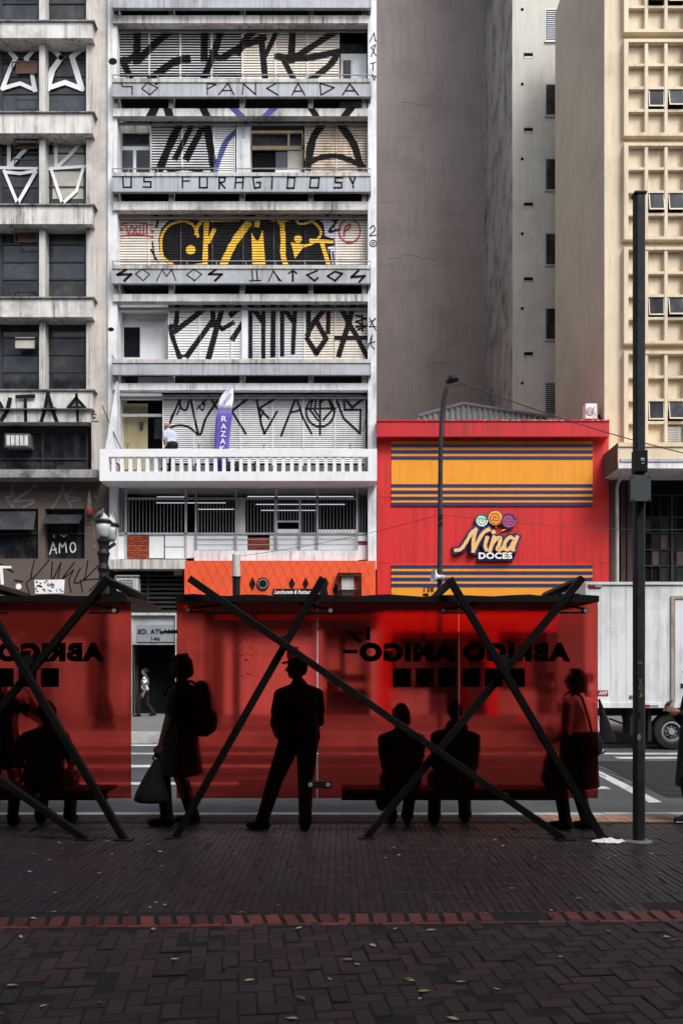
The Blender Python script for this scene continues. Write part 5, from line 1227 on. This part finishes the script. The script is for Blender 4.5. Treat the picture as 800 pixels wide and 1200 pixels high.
# ================================================================ PEOPLE
def cloth_mat(n, c, **k):
    if n not in M: M[n] = mat(n, c, .9, .15, 6, **k)
    return n
for n, c in (('black_cloth', (.008, .008, .009)), ('charcoal_cloth', (.011, .011, .012)), ('dark_jeans', (.014, .018, .027)), ('skin_brown', (.20, .095, .055)), ('skin_dark', (.075, .040, .028)), ('skin_tan', (.38, .20, .13)), ('black_hair', (.010, .008, .008)), ('grey_hair', (.12, .11, .10)),
             ('pale_shirt', (.84, .78, .76)), ('white_shirt', (.70, .72, .75)), ('blue_grey_shirt', (.40, .43, .53)), ('black_leather', (.005, .005, .0055)), ('white_shoe', (.45, .45, .46)), ('dark_red_print', (.035, .018, .016))): cloth_mat(n, c)
def print_mat():
    m = mat('black_white_print', (.6, .6, .6), .9); t = m.node_tree; b = t.nodes['Principled BSDF']
    g = t.nodes.new('ShaderNodeNewGeometry'); n = t.nodes.new('ShaderNodeTexNoise'); n.inputs['Scale'].default_value = 11; n.inputs['Detail'].default_value = 2
    r = t.nodes.new('ShaderNodeValToRGB'); r.color_ramp.elements[0].position = .48; r.color_ramp.elements[0].color = (.02, .02, .022, 1); r.color_ramp.elements[1].position = .54; r.color_ramp.elements[1].color = (.62, .66, .68, 1)
    t.links.new(g.outputs['Position'], n.inputs['Vector']); t.links.new(n.outputs['Fac'], r.inputs[0]); t.links.new(r.outputs[0], b.inputs['Base Color']); return m
M['print'] = print_mat()
class Fig:
    def __init__(s): s.v = []; s.f = []; s.lab = []
    def rings(s, rs, lab, n=16):       # rs: (centre, axis u, axis w) closed loft
        i0 = len(s.v)
        for c, u, w_ in rs:
            for k in range(n):
                t = 2*math.pi*k/n; s.v.append(Vector(c)+u*math.cos(t)+w_*math.sin(t)); s.lab.append(lab)
        for i in range(len(rs)-1):
            for k in range(n): s.f.append((i0+i*n+k, i0+i*n+(k+1) % n, i0+(i+1)*n+(k+1) % n, i0+(i+1)*n+k))
        s.f.append(tuple(i0+n-1-k for k in range(n))); s.f.append(tuple(i0+(len(rs)-1)*n+k for k in range(n)))
    def cap(s, p0, p1, r0, r1, lab, flat=1.0, hint=None):
        p0, p1 = Vector(p0), Vector(p1); d = p1-p0; L_ = d.length; d.normalize()
        u = (hint-d*hint.dot(d)).normalized() if hint else d.orthogonal().normalized(); w_ = d.cross(u)
        rs = []
        for a in (80, 50, 20): rs.append((p0-d*r0*math.sin(R(a)), u*r0*math.cos(R(a)), w_*r0*math.cos(R(a))*flat))
        m = max(2, int(L_/.035))
        for i in range(m+1):
            t = i/m; r = r0+(r1-r0)*t; rs.append((p0+d*L_*t, u*r, w_*r*flat))
        for a in (20, 50, 80): rs.append((p1+d*r1*math.sin(R(a)), u*r1*math.cos(R(a)), w_*r1*math.cos(R(a))*flat))
        s.rings(rs, lab)
    def ell(s, c, rx, ry, rz, lab, M3=None):
        rs = []; c = Vector(c)
        for i in range(1, 12):
            a = math.pi*i/12-math.pi/2; q = Vector((0, 0, rz*math.sin(a))); u = Vector((rx*math.cos(a), 0, 0)); w_ = Vector((0, ry*math.cos(a), 0))
            if M3: q, u, w_ = M3 @ q, M3 @ u, M3 @ w_
            rs.append((c+q, u, w_))
        s.rings(rs, lab, 18)
    def build(s, name, mats, parent, X, vox=.010, smooth=3):
        me = bpy.data.meshes.new('tmp'); me.from_pydata([X @ v for v in s.v], [], s.f)
        bm = bmesh.new(); bm.from_mesh(me); bmesh.ops.recalc_face_normals(bm, faces=bm.faces); bm.to_mesh(me); bm.free()
        o = bpy.data.objects.new('tmp', me); COL.objects.link(o)
        r = o.modifiers.new('r', 'REMESH'); r.mode = 'VOXEL'; r.voxel_size = vox
        sm = o.modifiers.new('s', 'SMOOTH'); sm.iterations = smooth; sm.factor = .5
        dg = bpy.context.evaluated_depsgraph_get(); me2 = bpy.data.meshes.new_from_object(o.evaluated_get(dg)); me2.name = name
        bpy.data.objects.remove(o); bpy.data.meshes.remove(me)
        kd = kdtree.KDTree(len(s.v))
        for i, v in enumerate(s.v): kd.insert(X @ v, i)
        kd.balance(); me2.materials.clear()
        labs = sorted(set(s.lab)); 
        for l in labs: me2.materials.append(M[mats[l]])
        mi = [labs.index(s.lab[kd.find(p.center)[1]]) for p in me2.polygons]
        me2.polygons.foreach_set('material_index', mi); me2.polygons.foreach_set('use_smooth', [True]*len(mi))
        off = BASE[parent.name] if parent else Vector((0, 0, 0)); me2.transform(Matrix.Translation(-off))
        ob = bpy.data.objects.new(name, me2); COL.objects.link(ob)
        if parent: ob.parent = parent; BASE[ob.name] = off
        return ob
def ik(a, c, l1, l2, pole):
    a, c = Vector(a), Vector(c); d = c-a; L_ = min(d.length, (l1+l2)*.999); d.normalize(); c = a+d*L_
    x = (l1*l1-l2*l2+L_*L_)/(2*L_); h = math.sqrt(max(0, l1*l1-x*x)); p = Vector(pole); p = (p-d*p.dot(d)).normalized()
    return a+d*x+p*h, c
def person(label, loc, yaw, H, mats, feet, hands, pelvis=(0, 0, .93), lean=(0, 0), head_yaw=0, head_pitch=0, head_roll=0, hair='short', girth=1.0, sleeve='short', coat=0, skirt=0, cap=False, group=None, poles=None, tuck=False, vox=.010, turn=0, hood=False):
    """body axes: x right, y forward, z up, for a 1.75 m figure; loc on the ground"""
    T = thing('person', label, 'person', loc, group)
    X = Matrix.Translation(loc) @ Matrix.Rotation(R(yaw), 4, 'Z') @ Matrix.Scale(H/1.75, 4)
    F = Fig(); P = Vector(pelvis); Lx, Ly = lean
    up = Vector((Lx, Ly, math.sqrt(max(.05, .5**2-Lx*Lx-Ly*Ly)))).normalized()
    Tm = Matrix.Rotation(R(turn), 3, 'Z')
    rt = Tm @ Vector((1, 0, 0)); rt = (rt-up*rt.dot(up)).normalized(); fw = up.cross(rt)
    def B(x, y, z): return P+rt*x+fw*y+up*z          # torso frame
    g = girth
    # legs
    for i, ft in enumerate(feet):
        s = 1 if i == 0 else -1
        fx, fy, fz, fyaw = ft; hip = P+Vector((s*.092, 0, -.03)); an = Vector((fx, fy, fz+.085))
        pol = (poles or {}).get('knee%d' % i, (s*.15, 1, .1)); kn, an = ik(hip, an, .435, .42, pol)
        k_ = .4+.6*g; F.cap(hip, kn, .092*g, .068*k_, 'low'); F.cap(kn, an+(kn-an)*.05, .068*k_, .056*k_, 'low'); F.cap(an+(kn-an)*.12, an, .058*k_, .062*k_, 'low')
        fd = Vector((-math.sin(R(fyaw)), math.cos(R(fyaw)), 0)); hl = Vector((an.x, an.y, fz))
        F.cap(hl-fd*.045+Vector((0, 0, .045)), hl+fd*.10+Vector((0, 0, .04)), .046, .043, 'shoe'); F.cap(hl+fd*.08+Vector((0, 0, .035)), hl+fd*.175+Vector((0, 0, .03)), .046, .034, 'shoe'); F.cap(an, hl+Vector((0, 0, .04)), .045, .045, 'shoe')
        F.cap(hl-fd*.06+Vector((0, 0, .012)), hl+fd*.18+Vector((0, 0, .012)), .014, .014, 'shoe'); 
    # torso
    hw = .172*g
    tor = [(-.10, .14*g, .10*g, 0, 'low'), (-.02, hw, .12*g, -.005, 'low'), (.06, hw*.98, .118*g, 0, 'low' if tuck else 'top'), (.16, .155*g, .108*g, .008, 'top'), (.26, .158*g, .110*g, .008, 'top'), (.36, .172*(g*.5+.5), .118*(g*.5+.5), .004, 'top'), (.43, .172, .110, -.004, 'top'), (.49, .140, .088, -.012, 'top'), (.535, .088, .064, -.016, 'top'), (.575, .06, .056, -.012, 'top')]
    zz = [t[0] for t in tor]; rs = {'low': [], 'top': []}; seq = []
    for i in range(len(tor)-1):
        a, c = tor[i], tor[i+1]; n = 3
        for k in range(n):
            t = k/n; seq.append(tuple(a[j]+(c[j]-a[j])*t for j in range(4))+(a[4],))
    seq.append(tor[-1])
    i0 = len(F.v); F.rings([(B(0, q[3], q[0]), rt*q[1], fw*q[2]) for q in seq], 'top', 22)
    for i, q in enumerate(seq):
        for k in range(22): F.lab[i0+i*22+k] = q[4]
    if coat:
        z0 = -coat; cs = []
        for i in range(9):
            t = i/8; z = .10+(z0-.10)*t; c = P+Vector((0, 0, z)) if z < 0 else B(0, 0, z); cs.append((c, rt*(hw*(1.03+.28*t)), fw*(.13*g*(1.05+.35*t))))
        F.rings(cs, 'top', 22)
    if skirt:
        cs = []
        for i in range(10):
            t = i/9; z = .05-skirt*t; cs.append((P+Vector((0, 0, z)), rt*(hw*(1.03+.10*t)), fw*(.128*g*(1.05+.22*t))))
        F.rings(cs, 'low', 22)
    # arms
    for i, hd in enumerate(hands):
        s = 1 if i == 0 else -1
        sh = B(s*.178*(g*.35+.65), -.012, .425); hd = Vector(hd); pol = (poles or {}).get('elbow%d' % i, (s*.5, -1, -.2))
        el, wr = ik(sh, hd, .285, .25, pol)
        F.cap(B(s*.09, -.012, .475), sh, .055, .066, 'top')
        if sleeve == 'short':
            mid = sh.lerp(el, .62); F.cap(sh, mid, .066, .058, 'top'); F.cap(mid, el, .043, .041, 'skin'); F.cap(el, wr, .041, .028, 'skin')
        else: F.cap(sh, el, .066, .054, 'top'); F.cap(el, wr, .053, .040, 'top')
        d = (wr-el).normalized(); side = Vector((s, 0, 0)); pn = (side-d*side.dot(d)).normalized(); ac = d.cross(pn)      # pn: back of hand, ac: across knuckles
        pc = wr+d*.055
        F.cap(wr, wr+d*.03, .027, .03, 'skin', .8, ac); F.ell(pc, .042, .017, .05, 'skin', Matrix((ac, pn, d)).transposed())
        for k, (o, ln) in enumerate(((-.031, .065), (-.010, .076), (.011, .071), (.031, .055))):
            b0 = wr+d*.092+ac*o; b1 = b0+d*ln*.55-pn*ln*.22; b2 = b1+d*ln*.25-pn*ln*.45
            F.cap(b0-d*.02, b1, .0105, .0095, 'skin'); F.cap(b1, b2, .0095, .008, 'skin')
        fs_ = 1 if (ac.dot(Vector((0, 1, 0))) > 0) else -1
        t0 = wr+d*.03+ac*.03*fs_; t1 = t0+d*.035+ac*.028*fs_-pn*.012; F.cap(t0, t1, .014, .012, 'skin'); F.cap(t1, t1+d*.03-pn*.01, .012, .009, 'skin')
    # neck and head
    hm = Matrix.Rotation(R(head_yaw), 3, 'Z') @ Matrix.Rotation(R(-head_pitch), 3, 'X') @ Matrix.Rotation(R(head_roll), 3, 'Y')
    nb = B(0, -.015, .52); hc = B(0, .012, .70)+hm @ Vector((0, .012, 0)); F.cap(nb, hc+Vector((0, 0, -.05)), .056, .053, 'skin')
    def Hd(x, y, z): return hc+hm @ Vector((x, y, z))
    F.ell(Hd(0, -.012, .018), .074, .094, .098, 'skin', hm); F.ell(Hd(0, .022, -.055), .055, .066, .062, 'skin', hm); F.ell(Hd(0, .06, -.092), .026, .022, .02, 'skin', hm)
    F.cap(Hd(0, .083, .012), Hd(0, .104, -.028), .010, .015, 'skin'); F.ell(Hd(0, .080, -.062), .024, .012, .011, 'skin', hm); F.ell(Hd(0, .076, .035), .052, .016, .012, 'skin', hm)
    for s in (-1, 1): F.ell(Hd(s*.076, -.012, -.01), .010, .02, .032, 'skin', hm)
    if hood: F.ell(B(0, -.085, .53), .125, .075, .085, 'top'); F.ell(B(0, -.05, .575), .10, .075, .05, 'top')
    body = F.build('body', mats, T, X, vox)
    for s in (-1, 1):
        b = MB(); c = X @ Hd(s*.03, .078, .014); b.lathe(c, [(.002, -.009), (.007, -.006), (.009, 0), (.007, .006), (.002, .009)], 8); b.smooth = True; b.obj('eye', 'black_hair', T)
    # hair or cap
    Hf = Fig()
    if hair != 'bald': Hf.ell(Hd(0, -.026, .032), .083, .094, .098, 'h', hm)
    else: 
        for s in (-1, 1): Hf.cap(Hd(s*.070, -.03, -.02), Hd(s*.05, -.092, -.03), .016, .02, 'h')
        Hf.cap(Hd(-.05, -.092, -.03), Hd(.05, -.092, -.03), .02, .02, 'h')
    if hair == 'short': Hf.ell(Hd(0, -.06, -.02), .066, .052, .065, 'h', hm)
    if hair in ('bob', 'long', 'curly'):
        dn = {'bob': .11, 'long': .23, 'curly': .07}[hair]; wd = 1.15 if hair == 'curly' else 1
        for s in (-1, 1): Hf.cap(Hd(s*.062*wd, -.02, .02), Hd(s*.072*wd, -.03, -dn*.8), .036*wd, .034*wd, 'h')
        Hf.cap(Hd(0, -.062, .02), Hd(0, -.085, -dn), .075*wd, .058*wd, 'h'); Hf.cap(Hd(-.045, -.055, 0), Hd(.0, -.09, -dn*1.05), .05, .045, 'h'); Hf.cap(Hd(.045, -.055, 0), Hd(.02, -.09, -dn*.95), .05, .045, 'h')
        for k in range(14 if hair != 'bob' else 8): a = rnd.uniform(-2.4, 2.4)+math.pi; Hf.ell(Hd(.075*math.sin(a), .075*math.cos(a)-.02, rnd.uniform(-dn, .10)), .03, .03, .038, 'h')
    if hair == 'bun': Hf.ell(Hd(0, -.06, -.02), .07, .055, .07, 'h', hm); Hf.ell(Hd(0, -.125, .03), .042, .04, .042, 'h')
    if not cap: Hf.build('hair', {'h': mats.get('hair', 'black_hair')}, T, X, .009, 1)
    if cap:
        Hf.build('hair', {'h': mats.get('hair', 'black_hair')}, T, X, .009, 1)
        Cf = Fig(); Cf.ell(Hd(0, -.016, .062), .090, .106, .082, 'c', hm); Cf.cap(Hd(-.035, .085, .052), Hd(-.03, .135, .040), .010, .008, 'c'); Cf.cap(Hd(.035, .085, .052), Hd(.03, .135, .040), .010, .008, 'c'); Cf.cap(Hd(0, .085, .056), Hd(0, .148, .044), .012, .009, 'c'); Cf.cap(Hd(-.03, .12, .046), Hd(.03, .12, .046), .010, .010, 'c'); Cf.cap(Hd(-.028, .132, .043), Hd(.028, .132, .043), .009, .009, 'c')
        Cf.build('cap', {'c': 'black_cloth'}, T, X, .008, 1)
    return T, X
DK = dict(skin='skin_brown', top='black_cloth', low='charcoal_cloth', shoe='black_leather')
def gx(px, py, z=0): Y = 950*(HC-z)/(py-YH); return (PX(px, Y), Y, z)
# man in a cap, legs apart, behind the left panel of the right shelter
x, y, _ = gx(347, 972)
person('man in a cap standing legs apart behind the red panel, hands before him', (x, y, 0), 24, 1.80, dict(DK), [(.09, -.02, 0, -10), (-.31, .15, 0, 35)], [(.16, .19, .96), (-.15, .20, .97)], pelvis=(.03, 0, .93), lean=(0, .02), head_yaw=62, hair='short', cap=True, girth=1.3, poles={'elbow0': (.55, -1, 0), 'elbow1': (-.55, -1, 0), 'knee1': (-.5, 1, 0), 'knee0': (.3, 1, 0)})
# person with backpack and sack at the gap
x, y, _ = gx(211, 966)
TP, XP = person('curly haired person in dark clothes standing half behind the panel edge at the gap', (x, y, 0), 78, 1.80, dict(DK, skin='skin_dark'), [(.10, -.10, 0, -5), (-.10, .10, 0, 5)], [(.26, .04, .80), (-.29, .12, .72)], pelvis=(0, 0, .945), lean=(0, -.01), head_pitch=6, head_yaw=6, hair='curly', girth=1.25, coat=.42, poles={'elbow0': (.3, -1, 0), 'elbow1': (-.3, -1, 0)})
def soft(name, label, cat, rs, m, X, parts=(), vox=.012, grp=None):
    T = thing(name, label, cat, tuple(X @ Vector(rs[0][0]))); F = Fig()
    for r in rs: F.ell(r[0], r[1], r[2], r[3], 'a')
    F.build('body', {'a': m}, T, X, vox, 4)
    for nm, pts, r in parts:
        b = MB(); b.tube([X @ Vector(q) for q in pts], r, 8); b.smooth = True; b.obj(nm, m, T)
    return T
soft('backpack', 'black backpack on the back of the curly haired person', 'backpack', [((0, -.245, 1.24), .16, .11, .25), ((0, -.26, 1.08), .165, .13, .17), ((0, -.33, 1.08), .13, .07, .14), ((0, -.24, 1.40), .10, .09, .10)], 'black_leather', XP, [('strap', [(.11, -.2, 1.42), (.115, -.07, 1.485), (.115, .06, 1.44), (.12, .12, 1.34)], .018), ('strap', [(-.11, -.2, 1.42), (-.115, -.07, 1.485), (-.115, .06, 1.44), (-.12, .12, 1.34)], .018)])
T = thing('sack', 'black plastic sack hanging from the hand of the person at the street gap', 'bag', tuple(XP @ Vector((-.2, .15, .28)))); F = Fig()
F.rings([(Vector((-.29, .13+o, z)), Vector((a, 0, 0)), Vector((0, c, 0))) for z, a, c, o in ((.71, .02, .02, 0), (.66, .035, .04, .005), (.58, .06, .08, .02), (.46, .09, .13, .04), (.36, .11, .17, .05), (.29, .11, .185, .055), (.265, .08, .15, .055))], 'a', 20); F.build('body', {'a': 'black_leather'}, T, XP, .012, 2)
b = MB(); b.tube([XP @ Vector(q) for q in ((-.27, .10, .70), (-.28, .11, .76), (-.30, .14, .76), (-.31, .16, .70))], .012, 6); b.obj('handle', 'black_leather', T)
# two seated on the bench, backs to us
SEAT = .44
def seated(label, px, H, mats, hair, gap=.12, **kw):
    X0 = PX(px, 8.46)
    return person(label, (X0, 8.40, 0), kw.pop('yaw', 0), H, mats, [(gap, .37, 0, -5), (-gap, .35, 0, 8)], kw.pop('hands', [(.13, .27, .62), (-.13, .27, .62)]), pelvis=(0, 0, (SEAT+.085)*1.75/H), hair=hair, **kw)
seated('person in a mottled dark top seated on the bench right of the capped man', 470, 1.66, dict(DK, top='dark_red_print', low='dark_jeans'), 'bob', .09, lean=(0, .05), girth=1.3, poles={'elbow0': (.25, -1, -.4), 'elbow1': (-.25, -1, -.4)})
seated('person in a hooded black jacket seated nearest the woman in the pale blouse', 531, 1.72, dict(DK), 'short', .17, lean=(.02, .06), sleeve='long', girth=1.38, head_yaw=-10, hood=True, poles={'elbow0': (.3, -1, -.4), 'elbow1': (-.3, -1, -.4)})
Hh = None
b = None
# a bag by the bench leg of the pair
soft('handbag', 'dark handbag hanging beside the legs of the seated person in the mottled top', 'bag', [((0, 0, .0), .07, .09, .13)], 'black_leather', Matrix.Translation((PX(447, 8.5), 8.5, .30)), [('strap', [(-.02, 0, .10), (0, 0, .24), (.02, 0, .10)], .008)])
# woman with shoulder bag
x, y, _ = gx(677, 972)
TW, XW = person('woman in a pale blouse and dark skirt standing at the right panel end', (x, y, 0), 38, 1.66, dict(DK, skin='skin_tan', top='pale_shirt', low='black_cloth', shoe='black_leather'), [(.09, -.05, 0, -8), (-.09, .10, 0, 8)], [(.15, .17, .98), (-.16, .20, .98)], lean=(0, .01), head_yaw=46, head_pitch=-4, hair='long', girth=1.3, sleeve='long', skirt=.52, tuck=True)
soft('shoulder_bag', 'large black shoulder bag at the hip of the woman in the pale blouse', 'bag', [((.02, -.16, .93), .17, .09, .15), ((-.06, -.15, .90), .15, .08, .14)], 'black_leather', XW, [('strap', [(.02, -.17, 1.0), (-.04, -.165, 1.2), (-.10, -.12, 1.44), (-.125, -.03, 1.535), (-.12, .09, 1.46), (-.05, .17, 1.3)], .014)])
soft('carrier_bag', 'black carrier bag held low in front of the woman in the pale blouse', 'bag', [((-.16, .24, .66), .10, .08, .20), ((-.16, .25, .56), .12, .09, .12)], 'black_leather', XW, [('strap', [(-.18, .22, .84), (-.12, .27, .98), (-.14, .26, .84)], .010)])
# passer-by in white beyond the shelter
x, y, z = gx(690, 884, -.11)
TV, XV = person('passer by in white clothes half hidden behind the woman in the pale blouse', (x, y, -.11), 80, 1.70, dict(skin='skin_tan', top='white_shirt', low='white_shirt', shoe='black_leather', hair='black_hair'), [(.10, -.24, 0, 0), (-.10, .22, 0, 0)], [(.2, -.08, .85), (-.2, .10, .85)], hair='short', sleeve='long', coat=.25)
YV = 15.55
T = thing('shoulder_bag', 'long black shoulder bag swinging behind the passer by in white', 'bag', W(712, 870, YV)); F = Fig()
F.rings([(Vector(W((a+c)/2, py, YV)), Vector((max(.012, (c-a)/2*YV/950), 0, 0)), Vector((0, .05, 0))) for py, a, c in ((819, 700.5, 702), (828, 701, 706), (840, 702, 711), (852, 702, 716), (862, 702, 720.5), (869, 703, 721), (871, 704, 713))], 'a', 18); F.build('body', {'a': 'black_leather'}, T, Matrix.Identity(4), .012, 1)
# person at the right edge with a phone
x, y, _ = gx(814, 962)
TR, XR = person('person in a long black coat looking at a phone at the right edge', (x, y, 0), 92, 1.74, dict(DK, skin='skin_tan', shoe='black_leather'), [(.09, -.10, 0, 0), (-.09, .08, 0, 4)], [(.11, .22, 1.22), (-.07, .20, 1.18)], head_pitch=-18, hair='short', sleeve='long', coat=.55, girth=1.1)
T = thing('phone', 'slim phone held up by the person at the right edge', 'phone', tuple(XR @ Vector((.02, .32, 1.24))))
M['screen'] = mat('phone_screen', (.08, .10, .14), .15, .2)
b = MB(); q = Matrix.Translation((.04, .29, 1.265)) @ Matrix.Rotation(R(-55), 4, 'X')
b.mesh([XR @ q @ Vector(v) for v in [(a, c, d) for d in (-.005, .005) for c in (-.075, .075) for a in (-.036, .036)]], [(0, 2, 3, 1), (4, 5, 7, 6), (0, 1, 5, 4), (2, 6, 7, 3), (0, 4, 6, 2), (1, 3, 7, 5)]); b.obj('case', 'grey_plate', T, bevel=.003)
b = MB(); b.mesh([XR @ q @ Vector(v) for v in ((-.032, -.07, .0058), (.032, -.07, .0058), (.032, .07, .0058), (-.032, .07, .0058))], [(0, 1, 2, 3)]); b.obj('screen', 'screen', T)
for s in (0, 1):   # white trim on the shoe soles of the person at the edge
    c = XR @ Vector(((.09, -.10, 0), (-.09, .08, 0))[s]); f = XR.to_3x3() @ Vector((0, 1, 0)); f.normalize()
    b = MB(); b.tube([c-f*.06+Vector((0, 0, .012)), c+f*.19+Vector((0, 0, .012))], .047, 10); b.v = [(v[0], v[1], .002+(v[2]-.012)*.25+.012) for v in b.v]; b.obj('shoe_sole', 'white_shoe', TR)
# left shelter: seated and standing
X0 = PX(56, 8.5)
person('heavy person seated on the bench of the left shelter facing the street', (X0, 8.40, 0), 0, 1.72, dict(DK), [(.15, .36, 0, -5), (-.16, .34, 0, 8)], [(.2, .27, .62), (-.2, .27, .62)], pelvis=(0, 0, .535), hair='bob', girth=1.3, lean=(0, .05))
x, y, _ = gx(3, 966)
person('person standing at the left edge with a forearm raised to a phone', (x, y, 0), 10, 1.66, dict(DK, skin='skin_brown', low='charcoal_cloth'), [(.12, -.04, 0, -8), (-.10, .06, 0, 10)], [(.30, .04, 1.40), (-.2, .18, 1.0)], hair='bun', girth=1.1, poles={'elbow0': (.1, .2, -1)}, skirt=.35, tuck=True)
# walker on the far pavement
person('woman in a black and white print blouse walking left on the far pavement', (PX(170, 26), 26.0, ZF), 86, 1.56, dict(skin='skin_tan', top='print', low='black_cloth', shoe='black_leather', hair='black_hair'), [(.09, -.30, .03, 0), (-.09, .20, 0, 0)], [(.18, .10, .82), (-.20, -.02, .84)], pelvis=(0, 0, .915), hair='bun', girth=1.15, head_pitch=-6)
# man on the balcony rail
Yp = 26.06; zr = PZ(526, 25.95)
person('balding man in a grey shirt sitting on the white balcony rail', (PX(203, Yp), Yp, zr-.52), 38, 1.72, dict(skin='skin_tan', top='blue_grey_shirt', low='charcoal_cloth', shoe='black_leather', hair='grey_hair'), [(.12, .46, -.06, 0), (-.12, .42, -.04, 0)], [(.05, .32, .86), (-.17, .30, .80)], pelvis=(0, .04, .71), lean=(-.05, .17), head_yaw=30, head_pitch=-22, hair='bald', girth=1.12)
